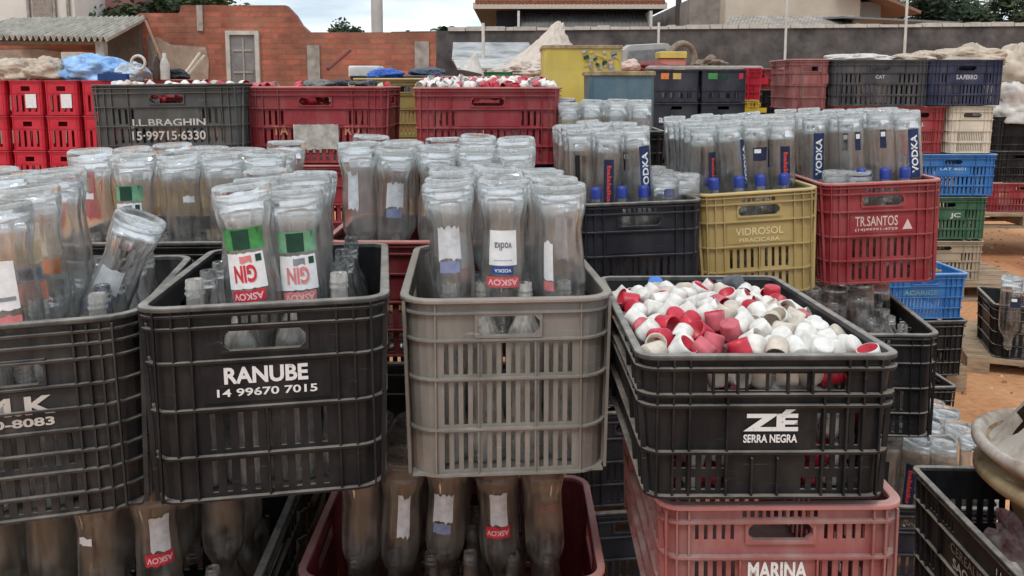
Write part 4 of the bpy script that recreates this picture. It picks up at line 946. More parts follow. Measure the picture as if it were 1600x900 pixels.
for k in range(seg):                                       # dome with oval hand holes
    a0, a1 = 2 * math.pi * (k - 1) / seg, 2 * math.pi * k / seg
    ph = (k + 12) % 30
    if ph < 18: m.quad([P(.158, a0, .124), P(.158, a1, .124), P(.118, a1, .190), P(.118, a0, .190)], 0, True)
    else:
        tf = lambda q: .5 - .42 * math.sqrt(max(0, 1 - ((q - 24) / 6) ** 2)); t, t2 = tf(ph), tf(ph + 1); r0, z0 = .158 - .040 * t, .124 + .066 * t; r1, z1 = .118 + .040 * t, .190 - .066 * t; q0, w0 = .158 - .040 * t2, .124 + .066 * t2; q1, w1 = .118 + .040 * t2, .190 - .066 * t2
        m.quad([P(.158, a0, .124), P(.158, a1, .124), P(q0, a1, w0), P(r0, a0, z0)], 0, True); m.quad([P(r1, a0, z1), P(q1, a1, w1), P(.118, a1, .190), P(.118, a0, .190)], 0, True)
        m.quad([P(r0, a0, z0), P(q0, a1, w0), P(q0 - .010, a1, w0 - .012), P(r0 - .010, a0, z0 - .012)], 0, True)
m.lathe([(.118, .190), (.108, .199), (.098, .203)], seg); m.build('disc', WHEEL, wl)
m = MB(); m.lathe([(.098, .2025), (.07, .201), (.055, .197), (.035, .197), (.032, .18)], seg); m.build('hub_plate', plastic('greyish worn hub paint', (.30, .26, .25), dust=(.2, .14, .1), amount=.4, top=.2), wl)
# ================================================================== far right: blue and black stacks, pallets
M_b1 = place(1437, 425, 3.62, .38, .21, yaw=4)
_, c_b1 = crate_long('blue crate on a black one, behind the corner of the dark red crate', M_b1, BLUE, BLUE_R, W=.41, L=.5, H=.215, group=BACK, rc=.012, letters=[('front', 'ACARIGE', -.02, .125, .16, .022, .02, simple('grey green ink', (.16, .30, .30), var=.3), 0)])
M_b2 = M_b1 @ T(.0, 0, -.272)
crate_long('black crate right under the small blue crate', M_b2, K1, RIMK, W=.44, L=.5, H=.265, group=BACK, rc=.02)
M_b3 = place(1425, 615, 3.25, .4, .22, yaw=2)
_, c_b3 = crate_long('black crate standing low on the ground before the blue and black stack', M_b3, K1, RIMK, W=.44, L=.34, H=.235, group=BACK, rc=.015)
M_p1 = place(1668, 487, 3.78, .42, .27, yaw=-18)
_, c_p1 = crate_long('black crate on a pallet on the bare dirt at the right edge', M_p1, K1, RIMK, W=.62, L=.40, H=.275, group=BACK, rc=.02)
for i, (u, v, lb) in enumerate([(1582, 432, 'clear bottle standing in the crate at the right edge, tallest'), (1600, 440, 'clear bottle at the very right edge of the pallet crate'), (1620, 430, 'clear bottle behind the others in the pallet crate at right')]):
    inv_at(u, v, 3.85 + .05 * i, 'upside-down ' + lb, 's_badge' if i == 0 else 's_plain', 0, 'straight', 'white', 'bottles in the right pallet crate', scale=1.25)
tag(MB().build('x', K1), None) if False else None
def pallet(label, M, w=1.0, d=.9, group='pallets'):
    t = thing('pallet', label, 'pallet', M, group)
    m = MB()
    n = 7
    for i in range(n):
        y = -d / 2 + (d - .1) * i / (n - 1); m.box(-w / 2, w / 2, y, y + .1, .10, .122)
    m.build('deck_boards', WOOD, t)
    for x in (-w / 2, -.05, w / 2 - .1):
        m = MB(); m.box(x, x + .1, -d / 2, d / 2, .02, .0985); m.build('bearer', WOOD, t)
    m = MB()
    for y in (-d / 2, -.05, d / 2 - .1): m.box(-w / 2, w / 2, y, y + .1, 0, .0185)
    m.build('base_boards', WOOD, t)
q = M_p1.translation
pallet('dusty wooden pallet under the black crate at the right edge', T(q.x + .12, q.y + .1, q.z - .122) @ RZ(-18), 1.0, .7)
q = M_b2.translation
pallet('wooden pallet under the blue and black crate stack', T(q.x - .2, q.y + .2, max(0, q.z - .122)) @ RZ(4), .9, .8)

# tall stack at the right, five crates high
YS = 5.25
def stk(u, v, Y, wpx, hpx, label, mat, rim, yaw=0, long=True, letters=(), L=.40, **kw):
    W_ = wpx * Y / F; H_ = hpx * Y / F
    Mx = place(u, v, Y, L, H_, yaw=yaw)
    fn = crate_long if long else crate_short
    fn(label, Mx, mat, rim, W=W_, L=L, H=H_, group=BACK, letters=letters, **kw); return Mx
INKW = simple('dull white stencil', (.50, .51, .52), var=.15)
stk(1378, 93, YS, 158, 72, 'dark grey crate on top of the tall stack, between red and navy crates', plastic('dark slate crate plastic', (.030, .034, .042), amount=.3), RIMK, letters=[('front', 'CAT', 0, .19, .06, .022, .02, INKW, 0)])
stk(1514, 93, YS, 124, 71, 'navy crate on top of the tall stack at its right end', NAVY, NAVY, letters=[('front', 'S.A.FERRO', 0, .185, .14, .03, .02, INKW, 0)], yaw=2)
stk(1269, 92, YS - .02, 62, 78, 'bright faded red crate end at the left of the tall stack top', RED_F, RED_FR, long=True, L=.5)
stk(1440, 166, YS + .03, 86, 74, 'dull red crate in the second tier of the tall stack', RED_D, RED_R, letters=[('front', 'R.J.', .0, .19, .07, .03, .02, INKW, 0)])
stk(1348, 166, YS + .03, 96, 74, 'dull red crate behind the bottles, second tier of the tall stack', RED_D, RED_R)
stk(1522, 166, YS + .03, 76, 74, 'white crate in the second tier of the tall stack', WHITE, WHITE)
stk(1492, 241, YS + .04, 142, 66, 'bright blue crate in the middle of the tall stack', BLUE, BLUE_R, letters=[('front', 'LAT 4601', .0, .18, .17, .02, .02, simple('pale blue ink', (.35, .5, .7)), 0)])
stk(1482, 308, YS + .05, 134, 68, 'dark green crate in the fourth tier of the tall stack', GREEN, plastic('green rim', srgb(60, 96, 76)), letters=[('front', 'JC', .06, .16, .07, .04, .03, INKW, 0)])
Mt = stk(1475, 377, YS + .06, 136, 64, 'tan see-through crate at the bottom of the tall stack', TAN, TAN)
q = Mt.translation
pallet('wooden pallet under the tall crate stack', T(q.x + .05, q.y + .1, max(.0, q.z - .122)), 1.1, .8)
# farther stack
stk(1590, 182, 6.6, 66, 58, 'black crate far behind at the right edge, upper', K1, RIMK)
stk(1598, 236, 6.6, 90, 50, 'black crate far behind at the right edge, lower', K1, RIMK)
Mt = stk(1600, 286, 6.6, 110, 46, 'dull red crate far behind at the right edge', RED_D, RED_R)
q = Mt.translation
pallet('dark pallet under the far crates at the right edge', T(q.x, q.y + .1, max(0, q.z - .122)), 1.2, .8)

# ================================================================== third row: the long crates with caps
M_jl = place(257, 131, 2.90, .36, .29, yaw=1.5, roll=-.7)
STEN = plastic('dirty white stencil', (.46, .44, .41), amount=.35)
_, c_jl = crate_long('dark grey long crate with two lines of pale stencil, back row at left', M_jl, plastic('slate grey crate plastic', (.055, .058, .056), dust=(.2, .19, .17), amount=.4), RIMK, H=.29, group=BACK,
    letters=[('front', 'J.L.BRAGHIN', .0, .147, .270, .034, .02, STEN, 0), ('front', '15·99715·6330', .0, .103, .265, .034, .02, STEN, 0)])
M_r1 = place(491, 135, 3.0, .36, .29, yaw=0)
_, c_r1 = crate_long('red long crate with a peeling white sticker, back row centre-left', M_r1, RED_D, RED_R, group=BACK,
    letters=[('front', 'TA', -.135, .125, .06, .035, .02, plastic('orange stencil', srgb(190, 110, 80)), 0), ('front', 'RU', .135, .125, .055, .035, .02, plastic('orange stencil', srgb(190, 110, 80)), 0)])
m = MB(); rnd = random.Random(3); xs = [-.085 + .17 * i / 16 for i in range(17)]
lo = [c_r1.fp('front', x, .055 + rnd.uniform(-.004, .004), .0105) for x in xs]; hi = [c_r1.fp('front', x, .147 + rnd.uniform(-.006, .004), .0105) for x in xs]
lo2 = [c_r1.fp('front', x, .055, .0095) for x in xs]; hi2 = [c_r1.fp('front', x, .147, .0095) for x in xs]
m.sweep([lo, hi, hi2, lo2], ring=False); st = m.build('sticker', simple('peeling sticker paper', (.42, .40, .36), var=.3, scale=30, col2=(.6, .57, .52)), None)
st.parent = bpy.data.objects['plastic_crate'] if False else _
M_r2 = place(762, 136, 3.02, .40, .29, yaw=3, roll=.0)
_, c_r2 = crate_long('red long crate piled with red and white caps, back row centre', M_r2, RED_D, RED_R, W=.56, L=.5, group=BACK)
for (Mx, mat, rim, lb) in ((M_jl, KHAKI, KHAKI_R, 'khaki crate under the dark grey long crate, seen between bottles'), (M_r1, RED_D, RED_R, 'dark red crate under the red long crate with the sticker'), (M_r2, K1, RIMK, 'black crate under the red long crate of caps')):
    crate_long(lb, Mx @ T(0, 0, -.295), mat, rim, W=.55, L=.36, group=BACK)
M_kh = place(622, 122, 3.9, .36, .29)
crate_long('khaki crate showing in the gap between the two red long crates', M_kh, plastic('olive khaki plastic', srgb(128, 108, 50), amount=.3), KHAKI_R, W=.45, group=BACK)
crate_long('khaki crate beneath another in the gap between the red crates', M_kh @ T(0, 0, -.295), plastic('olive khaki plastic', srgb(128, 108, 50)), KHAKI_R, W=.45, group=BACK)

# ================================================================== bottle crates: red at the left, navy in the middle
def beer(label, M, W, L, H, mat, group, letters=(), stickers=(), low=False):
    faces = {'front': [(.03, H * .58, [(-W * .36, W * .36, 4, .42)]), (H * .70, H * .84, [(-W * .13, W * .13, 1, 1)])], 'side': [(.03, H * .58, [(-L * .36, L * .36, 5, .42)])]}
    r, c = make_crate(label, M, W, L, H, mat, mat, faces, [H * .64, .006, H * .93], {'front': [-W * .40, W * .40], 'side': [-L * .4, L * .4]}, group, taper=.004, rc=.016, inset=.008, proj=.006, rimw=.009, name='bottle_crate', letters=letters, cat='bottle crate')
    for (x0, x1, z0, z1, mat_) in stickers:
        m = MB(); c.cell(m, 'front', x0, x1, z0, z1, .0075, .0085); m.build('sticker', mat_, r)
    return r, c
YR = 6.4; wr, hr = 55.5 * YR / F, 55 * YR / F
rows = ['top', 'second', 'third', 'fourth']; colw = ['far left', 'left', 'middle', 'right']
for j in range(4):
    for i in range(4):
        q = at(8 - 28 + 57 * i, 125, YR)
        st = [(.0, .085, .06, .17, PAPER)] if (j == 0 and i in (1, 2)) else []
        beer('bright red bottle crate, %s tier, %s column of the red block' % (rows[j], colw[i]), T(q.x, YR + .2 + .012 * (i % 2), q.z - hr * (j + 1)), wr - .008, .42, hr - .004, RED_B, 'red bottle crates at the left', stickers=st)
YN = 6.0; wn, hn = 73 * YN / F, 51.5 * YN / F
BADGES = [[(-.12, -.06, ORANGE_INK), (-.03, .03, YEL_INK)], [(-.12, -.05, GREEN_INK), (-.02, .03, DKGREEN), (.11, .14, RED_INK)]]
for j in range(4):
    for i in range(2):
        q = at(1058 + 74 * i, 108, YN)
        st = [(a, b, hn * .70, hn * .88, m_) for a, b, m_ in BADGES[i]] if j == 0 else []
        lt = [('front', 'ambev', -.03 , hn * .5, .20, .055, .03, WHITE_INK, 0), ('front', 'bebidas', -.03, hn * .32, .16, .016, .0, WHITE_INK, 0)][:1] if (j == 1 and i == 0) else []
        H_ = hn - .004
        faces = {'front': [(.03, H_ * .30, [(-wn * .36, wn * .36, 4, .5)]), (H_ * .80, H_ * .90, [(-wn * .12, wn * .12, 1, 1)] if j else [])], 'side': [(.03, H_ * .5, [(-.14, .14, 4, .4)])]}
        r, c = make_crate('navy bottle crate, %s tier, %s column%s' % (rows[j], ('left', 'right')[i], [', with coloured badges', ', with white word' if i == 0 else '', '', ''][j]), T(q.x, YN + .2, q.z - hn * (j + 1)), wn - .006, .42, H_, NAVY_D, NAVY_D, faces, [H_ * .94, .006, H_ * .36], {'front': [-wn * .42, wn * .42], 'side': []}, 'navy bottle crates', taper=.003, rc=.014, inset=.007, proj=.006, rimw=.009, name='bottle_crate', letters=lt, cat='bottle crate')
        for (x0, x1, z0, z1, mat_) in st:
            m = MB(); c.cell(m, 'front', x0, x1, z0, z1, .0002, .002); m.build('badge', mat_, r)
stk(1179, 106, 6.5, 24, 50, 'narrow bright red crate end right of the navy bottle crates', RED_B, RED_B, L=.3, rc=.006)
stk(1177, 156, 6.5, 20, 40, 'narrow yellow crate end below the narrow red one', plastic('yellow crate plastic', srgb(206, 178, 50), amount=.2), KHAKI_R, L=.3, rc=.006)
stk(1218, 107, 6.8, 46, 32, 'small dull red crate between the narrow red end and the tall stack', RED_D, RED_R)
stk(1218, 140, 6.8, 44, 40, 'small black crate between the narrow red end and the tall stack', K1, RIMK)

# ================================================================== caps
CAP_W = simple('dirty white cap plastic', (.70, .68, .635), rough=.5, var=.2, scale=60, spec=.4)
CAP_C = simple('cream cap plastic', (.56, .49, .41), rough=.5, var=.2, scale=60, spec=.4)
CAP_R = simple('red cap plastic', (.50, .022, .045), rough=.4, var=.25, scale=50, spec=.5)
CAP_P = simple('faded rose cap plastic', (.50, .105, .13), rough=.5, var=.3, scale=50, spec=.4)
CAP_G = simple('grey cap plastic', (.10, .11, .12), rough=.5, var=.3, scale=50)
CAP_B = simple('sky blue cap plastic', (.07, .20, .56), rough=.4, var=.2, scale=50)
def cap_meshes(outer, seg=20):
    r, h = .0146, .029
    m = MB(); m.lathe([(0, h / 2), (r * .86, h / 2), (r * .97, h / 2 - .0012), (r, h / 2 - .004), (r * 1.03, -h / 2 + .006), (r * 1.05, -h / 2), (r * .98, -h / 2)], seg, flute=lambda a, z, rr: .014 * math.cos(seg * a / 2) if rr > .0141 and z > -.008 else 0)
    return m.mesh('bottle_cap', [outer])
def liner_mesh(mat, seg=20):
    r, h = .0146, .029
    m = MB(); m.lathe([(r * .98, -h / 2 + .0003), (r * .94, -h / 2), (r * .86, h / 2 - .003), (0, h / 2 - .003)], seg); return m.mesh('liner', [mat])
CAPS = {'white': (cap_meshes(CAP_W), liner_mesh(CAP_R)), 'white2': (cap_meshes(CAP_W), liner_mesh(CAP_C)), 'cream': (cap_meshes(CAP_C), liner_mesh(CAP_C)), 'red': (cap_meshes(CAP_R), liner_mesh(CAP_R)),
        'rose': (cap_meshes(CAP_P), liner_mesh(CAP_R)), 'grey': (cap_meshes(CAP_G), liner_mesh(CAP_G)), 'blue': (cap_meshes(CAP_B), liner_mesh(CAP_B))}
def rnd_rot(rnd):
    a, b, c = rnd.random(), rnd.random() * 2 * math.pi, rnd.random() * 2 * math.pi
    from mathutils import Quaternion
    return Quaternion((math.sqrt(1 - a) * math.sin(b), math.sqrt(1 - a) * math.cos(b), math.sqrt(a) * math.sin(c), math.sqrt(a) * math.cos(c))).to_matrix().to_4x4()
def cap(M, kind, label, group, liner=True):
    o = link('screwtop', CAPS[kind][0], None, M); tag(o, label, 'bottle cap', group)
    if liner: link('liner', CAPS[kind][1], o)
CWORD = {'white': 'white', 'white2': 'white', 'cream': 'cream', 'red': 'red', 'rose': 'rose pink'}
def scatter(rnd, n, hw, hl, zf, dmin, tries=6000, pts=None):
    pts = pts or []; out = []
    for _ in range(tries):
        x, y = rnd.uniform(-hw, hw), rnd.uniform(-hl, hl); p = Vector((x, y, zf(x, y)))
        if all((p - q).length > dmin for q in pts): pts.append(p); out.append(p)
        if len(out) >= n: break
    return out
rnd = random.Random(21)
def ze_z(x, y):                                             # surface of the heap
    t = (y + .26) / .52
    ss = lambda a, b, v: max(0, min(1, (v - a) / (b - a))) ** 2 * (3 - 2 * max(0, min(1, (v - a) / (b - a))))
    return c_ze.H - .008 + .016 * math.exp(-((x + .03) / .11) ** 2) * math.sin(min(1, max(0, t)) * math.pi) - .034 * ss(.10, .24, y) - .026 * ss(.09, .15, x) * (.25 + .75 * min(1, max(0, t))) + .010 * mnoise.noise(Vector((x * 18, y * 18, 0)))
pts = scatter(rnd, 235, .150, .245, ze_z, .0292)
def ze_kind(p):
    w = .09
    if p.x < -.03 and p.y < -.02: w = .36 if p.x > -.12 else .15
    r = rnd.random()
    if r < w * .5: return 'red'
    if r < w: return 'rose'
    return rnd.choice(['white', 'white', 'white', 'white2', 'white2', 'white2', 'cream'])
for p in pts:
    k = ze_kind(p); cap(M_ze @ Matrix.Translation(p) @ rnd_rot(rnd), k, '%s bottle cap in the heap filling the low black crate' % CWORD[k], '%s caps heaped in the low black crate' % CWORD[k])
cap(M_ze @ T(-.075, .20, ze_z(-.075, .20) + .022) @ RX(40), 'blue', 'sky blue cap on top of the heap at the back of the low black crate', None)
cap(M_ze @ T(.06, .14, ze_z(.06, .14) + .018) @ RX(70) @ RY(30), 'grey', 'dark grey cap lying on the white caps, right of the middle of the heap', None)
cap(M_ze @ T(.05, .165, ze_z(.05, .165) + .016) @ RX(60) @ RY(80), 'grey', 'dark grey cap half buried near the back right of the heap', None)
cap(M_ze @ T(.118, .10, ze_z(.118, .10) + .018) @ RX(8), 'red', 'bright red cap standing upright at the back right edge of the heap', None)
# behind the openings of the front
for j, z in enumerate((.166, .134, .098, .052, .021)):
    for i in range(9 if j == 0 else 8):
        if j in (1, 2) and rnd.random() < .5: continue
        x = -.13 + .0325 * i + rnd.uniform(-.004, .004) + (.012 if j % 2 else 0)
        k = rnd.choice(['white', 'white2', 'red', 'rose', 'red', 'cream'])
        if abs(x) < .145: cap(M_ze @ T(x, -.2385 + .013 * (1 - z / c_ze.H) + rnd.uniform(0, .004), z) @ rnd_rot(rnd), k, '%s bottle cap behind the slotted front of the low black crate' % CWORD[k], '%s caps behind the slots of the low black crate' % CWORD[k], liner=True)
# the caps buried below, which nobody could count
mb = MB(); base = CAPS['white'][0]; 
for i in range(260):
    x, y = rnd.uniform(-.138, .138), rnd.uniform(-.215, .238); z = rnd.uniform(.04, ze_z(x, y) - .036)
    Q = T(x, y, z) @ rnd_rot(rnd); b = len(mb.v); mb.v += [tuple(Q @ v.co) for v in base.vertices]
    mi = rnd.choice([0, 0, 0, 1, 2])
    for p in base.polygons: mb.f.append(tuple(b + v for v in p.vertices)); mb.m.append(mi); mb.s.append(True)
o = mb.build('screwtops', [CAP_W, CAP_P, CAP_R], None, M_ze); tag(o, 'mass of buried caps filling the low black crate', 'caps', kind='stuff')
def heap(M, c, hw, hl, n, words, kinds, up=.0, seed=1, slope=.0):
    rnd = random.Random(seed)
    zf = lambda x, y: c.H - .006 + up + slope * (y + hl) / (2 * hl) + .010 * mnoise.noise(Vector((x * 14, y * 14, seed)))
    for p in scatter(rnd, n, hw, hl, zf, .032):
        k = rnd.choice(kinds); cap(M @ Matrix.Translation(p) @ rnd_rot(rnd), k, '%s cap among those %s' % (CWORD[k], words), '%s caps %s' % (CWORD[k], words), liner=False)
    mb = MB(); base = CAPS['white'][0]
    for i in range(170):
        x, y = rnd.uniform(-hw, hw), rnd.uniform(-hl, hl); Q = T(x, y, zf(x, y) - rnd.uniform(.024, .05)) @ rnd_rot(rnd); b = len(mb.v); mb.v += [tuple(Q @ v.co) for v in base.vertices]
        mi = rnd.choice([0, 1, 2])
        for p in base.polygons: mb.f.append(tuple(b + v for v in p.vertices)); mb.m.append(mi); mb.s.append(True)
    o = mb.build('screwtops', [CAP_W, CAP_P, CAP_R], None, M); tag(o, 'deeper layer of mixed caps %s' % words, 'caps', kind='stuff')
heap(M_r2, c_r2, .255, .22, 110, 'piled in the red long crate at the back centre', ['red', 'white', 'white', 'rose', 'white2'], up=.008, seed=31, slope=.026)
heap(M_r1, c_r1, .255, .15, 14, 'in the red long crate with the sticker', ['red', 'rose', 'red', 'cream'], up=.004, seed=32)
for i_, (x_, lb_) in enumerate(((-.02, 'grey flattened bag lying in the red crate with the sticker'), (.08, 'black flattened bag in the middle of the red crate with the sticker'), (.18, 'black flattened bag at the right end of the red crate with the sticker'))):
    LATER = globals().setdefault('LATER', []); LATER.append((M_r1 @ Vector((x_, -.05, c_r1.H - .022)), lb_, i_))
heap(M_jl, c_jl, .255, .15, 24, 'in the dark grey long crate', ['white', 'cream', 'white2', 'red'], up=.0, seed=33)

# ================================================================== sacks, bags and scrap
def blob(name, label, cat, pos, size, mat, seed=1, rough=.35, freq=1.6, group=None, wr=.10, skew=0, taper=0):
    """soft crumpled bundle standing on its base"""
    m = MB(); nu, nv = 84, 46; loops = []
    for j in range(nv + 1):
        th = math.pi * j / nv; lp = []
        for i in range(nu):
            ph = 2 * math.pi * i / nu; d = Vector((math.sin(th) * math.cos(ph), math.sin(th) * math.sin(ph), math.cos(th)))
            k = 1 + rough * mnoise.noise(d * freq + Vector((seed * 3.1, 0, 0))) + wr * (1 - 2 * abs(mnoise.noise(d * freq * 3.2 + Vector((0, seed * 2.3, 0))))) * 1.0 + wr * .16 * (.6 - 2 * abs(mnoise.noise(d * freq * 5.5 + Vector((seed, 4, 0))))) + wr * .04 * (.6 - 2 * abs(mnoise.noise(d * 13 + Vector((seed, 0, 0)))))
            z = d.z * k
            zz = max(z, -.55) + .55; tp = 1 - taper * min(1, zz / 1.5); lp.append((d.x * k * size[0] * tp + skew * zz * size[2], d.y * k * size[1] * tp, zz * size[2]))
        loops.append(lp)
    m.sweep(loops, closed=False, sm=False)
    for i in range(len(m.s)): m.s[i] = True
    o = m.build(name, mat, None, Matrix.Translation(pos)); return tag(o, label, cat, group)
SACK = simple('dirty beige sackcloth', (.47, .39, .31), rough=.95, var=.25, scale=9, bump=.01)
SACKW = simple('dirty white woven plastic', (.55, .52, .48), rough=.8, var=.2, scale=9, bump=.01)
BAGB = simple('pale blue plastic bag', (.20, .42, .78), rough=.35, var=.25, scale=14, spec=.5, bump=.01, col2=(.36, .58, .90))
BAGD = simple('dark blue plastic', (.012, .05, .18), rough=.4, var=.3, scale=10)
BAGK = simple('black plastic bag', (.018, .019, .022), rough=.4, var=.3, scale=10, bump=.01)
for q_, lb_, i_ in LATER: blob('plastic_bag', lb_, 'bag', q_, (.055, .09, .03), BAGK if i_ else simple('grey plastic bag', (.16, .155, .145), rough=.6, var=.3), 50 + i_)
ztop = at(0, 125, YR).z
def on_red(u, w, h): q = at(u, 125, YR + .2); return Vector((q.x, YR + .2, ztop - .005))
blob('sack', 'crumpled beige sack on the red bottle crates at the far left', 'sack', on_red(30, 0, 0), (.20, .18, .115), SACK, 3, freq=1.8)
blob('sack', 'beige sack with folds beside the pale blue bag', 'sack', on_red(74, 0, 0), (.16, .18, .12), SACK, 5, freq=2.0)
blob('plastic_bag', 'pale blue crumpled plastic bag on the red bottle crates', 'bag', on_red(150, 0, 0), (.26, .18, .125), BAGB, 8, freq=2.2, rough=.4)
blob('plastic_bag', 'whitish blue bag end right of the pale blue bag', 'bag', on_red(205, 0, 0), (.12, .15, .09), simple('whitish blue plastic', (.45, .52, .60), rough=.4, var=.15), 9, freq=2)
m = MB(); q = on_red(196, 0, 0); m.box(q.x - .11, q.x + .12, YR - .03, YR + .02, ztop - .005, ztop + .05); m.box(q.x - .06, q.x + .06, YR - .032, YR + .022, ztop + .0515, ztop + .06)
tag(m.build('box', BAGD), 'dark blue flat box leaning before the pale blue bag', 'box')
def ring_mesh(Rr, r, n=28, k=8):
    m = MB(); loops = []
    for i in range(n):
        a = 2 * math.pi * i / n; loops.append([((Rr + r * math.cos(b)) * math.cos(a), r * math.sin(b), (Rr + r * math.cos(b)) * math.sin(a)) for b in (2 * math.pi * j / k for j in range(k))])
    m.sweep(loops, closed=True, sm=True); return m
q = at(216, 98, YR + .1); o = ring_mesh(.055, .012).build('hose_ring', SACKW, None, Matrix.Translation(q)); tag(o, 'white plastic ring standing beside the pale blue bag', 'ring')
for u, lb, c_ in ((238, 'dark brown bottle on the crates left of the black bag', simple('brown glass', (.05, .03, .02), rough=.2)), (250, 'clear pale bottle on the crates next to the dark brown one', simple('pale plastic', (.45, .43, .40), rough=.4))):
    q = at(u, 125, YR); o = link('bottle', bpy.data.meshes.new('tmp'), None); bpy.data.objects.remove(o)
    m = MB(); m.lathe([(0, 0), (.036, 0), (.037, .01), (.037, .12), (.03, .15), (.015, .18), (.014, .215), (0, .216)], 16); o = m.build('bottle', c_, None, Matrix.Translation((q.x, YR + .1, ztop))); tag(o, lb, 'bottle')
stk(258, 124, YR + .1, 72, 50, 'dull red crate partly hidden behind the dark grey long crate', RED_D, RED_R)
q = at(272, 124, YR + .2); blob('plastic_bag', 'black bag lying behind the dark grey long crate', 'bag', Vector((q.x, YR + .25, q.z)), (.085, .1, .055), BAGK, 4)
def stick(name, label, a, b, r, mat, cat='stick', seg=6): m = MB(); m.tube(a, b, r, r * .9, seg); return tag(m.build(name, mat), label, cat)
PALEW = simple('pale bare wood', (.50, .42, .33), var=.2, scale=8, stretch=(4, 4, 1))
stick('wooden_stick', 'upper of two pale sticks leaning before the brick wall', at(286, 119, 8), at(312, 83, 8.4), .016, PALEW)
stick('wooden_stick', 'lower of two pale sticks leaning before the brick wall', at(290, 122, 8.1), at(319, 87, 8.5), .016, PALEW)
stick('wooden_stick', 'long brown stick leaning on the end of the shed roof', at(262, 118, 10.5), at(228, 33, 11.6), .022, simple('brown stick wood', (.22, .13, .09), var=.2))
stick('wooden_stick', 'dark thin pole leaning upright at the shed corner', at(238, 112, 10.2), at(231, 58, 11.2), .02, simple('dark stick', (.03, .028, .026)))
stick('metal_bar', 'dark red bar leaning diagonally on the brick wall', at(512, 108, 11.3), at(547, 79, 11.9), .028, simple('dark red bar paint', (.17, .05, .045), var=.2), 'bar')
q = at(113, 98, 9); m = MB(); m.box(q.x - .12, q.x + .12, 9, 9.25, 0, zt(82, 9)); tag(m.build('box', CONC_L), 'pale upright box in the shade under the shed roof', 'box')

# things behind the third row
def boxy(name, label, cat, u0, u1, v0, v1, Y, d, mat, bev=.01):
    x0, x1, z0, z1 = xa(u0, Y), xa(u1, Y), zt(v1, Y), zt(v0, Y); m = MB()
    b = bev
    lo = [(x0 + b, Y, z0), (x1 - b, Y, z0), (x1, Y + b, z0), (x1, Y + d - b, z0), (x1 - b, Y + d, z0), (x0 + b, Y + d, z0), (x0, Y + d - b, z0), (x0, Y + b, z0)]
    hi = [(x, y, z1 - b) for x, y, _ in lo]; cx, cy_ = (x0 + x1) / 2, Y + d / 2
    tp = [(cx + (x - cx) * .94, cy_ + (y - cy_) * .94, z1) for x, y, _ in lo]
    m.sweep([lo, hi, tp], closed=False); m.quad(tp); m.quad(lo[::-1]); return tag(m.build(name, mat), label, cat)
stk(600, 118, 5.0, 110, 60, 'dark crate behind the two red long crates, holding blue and white things', K1, RIMK)
boxy('carton', 'white box in front of the brick wall', 'box', 546, 594, 103, 120, 5.05, .2, simple('white box card', (.55, .55, .54), var=.2, scale=12))
q = at(600, 119, 4.95); blob('plastic_bag', 'bright blue bag beside the white box', 'bag', Vector((q.x, 5.0, q.z - .01)), (.10, .1, .035), simple('cobalt bag plastic', (.02, .09, .38), rough=.4, var=.3), 6)
stk(665, 118, 4.6, 70, 50, 'slate blue crate behind the gap between the red long crates', plastic('slate blue crate', srgb(52, 66, 92), amount=.3), RIMK)
q = at(664, 117, 4.6); blob('plastic_bag', 'slate blue bag lying on a crate behind the red caps', 'bag', Vector((q.x, 4.75, q.z - .008)), (.10, .1, .03), simple('slate bag', (.05, .07, .11), rough=.5), 7)
stk(745, 119, 4.5, 150, 60, 'dull red crate edge behind the pile of caps', RED_D, RED_R)
stk(778, 112, 5.2, 46, 40, 'green crate edge behind the red caps', plastic('bright green crate', srgb(38, 120, 62), amount=.2), GREEN)

# scrap along the dark wall
def sheet(name, label, pts, th, mat, cat='scrap sheet'):
    m = MB(); f = [Vector(p) for p in pts]; n = (f[1] - f[0]).cross(f[2] - f[0]).normalized() * th; b = [p + n for p in f]
    m.quad(f); m.quad(b[::-1])
    for i in range(len(f)): m.quad([f[i], b[i], b[(i + 1) % len(f)], f[(i + 1) % len(f)]])
    return tag(m.build(name, mat), label, cat)
ZINC = simple('dull scrap zinc', (.30, .31, .31), rough=.6, var=.35, scale=3, metal=.2, col2=(.5, .5, .49))
sheet('scrap_sheet', 'large slanted grey sheet leaning before the dark wall', [at(708, 66, 12.6), at(826, 66, 12.6), at(842, 96, 11.4), at(706, 92, 11.4)], .03, ZINC)
sheet('scrap_sheet', 'lower whitish sheet under the slanted grey sheet', [at(708, 93, 11.0), at(840, 90, 11.0), at(835, 106, 10.6), at(715, 106, 10.6)], .03, simple('whitish scrap sheet', (.42, .42, .40), var=.3, scale=4))
m = MB(); m.tube((0, 0, 0), (0, 0, .22), .14, .002, 9); o = m.build('cloth_bundle', SACKW, None, Matrix.Translation(at(737, 112, 9)) @ RY(12)); tag(o, 'small white pointed bundle beside the scrap sheets', 'bundle')
q = at(872, 112, 8); 
blob('tarpaulin', 'tall peaked beige tarpaulin bundle behind the yellow bin', 'tarpaulin', at(848, 112, 8.0) - Vector((0, 0, .04)), (.40, .34, .29), SACKW and simple('pale beige tarpaulin', (.56, .48, .42), rough=.85, var=.15, scale=5, bump=.01), 11, rough=.25, freq=1.2, wr=.22, skew=.30, taper=.72)
blob('tarpaulin', 'low beige tarpaulin mound left of the yellow bin', 'tarpaulin', at(826, 112, 7.6) - Vector((0, 0, .06)), (.36, .3, .12), simple('pale beige tarpaulin', (.56, .48, .42)), 12, rough=.4, freq=1.6, wr=.2, skew=.5, taper=.3)
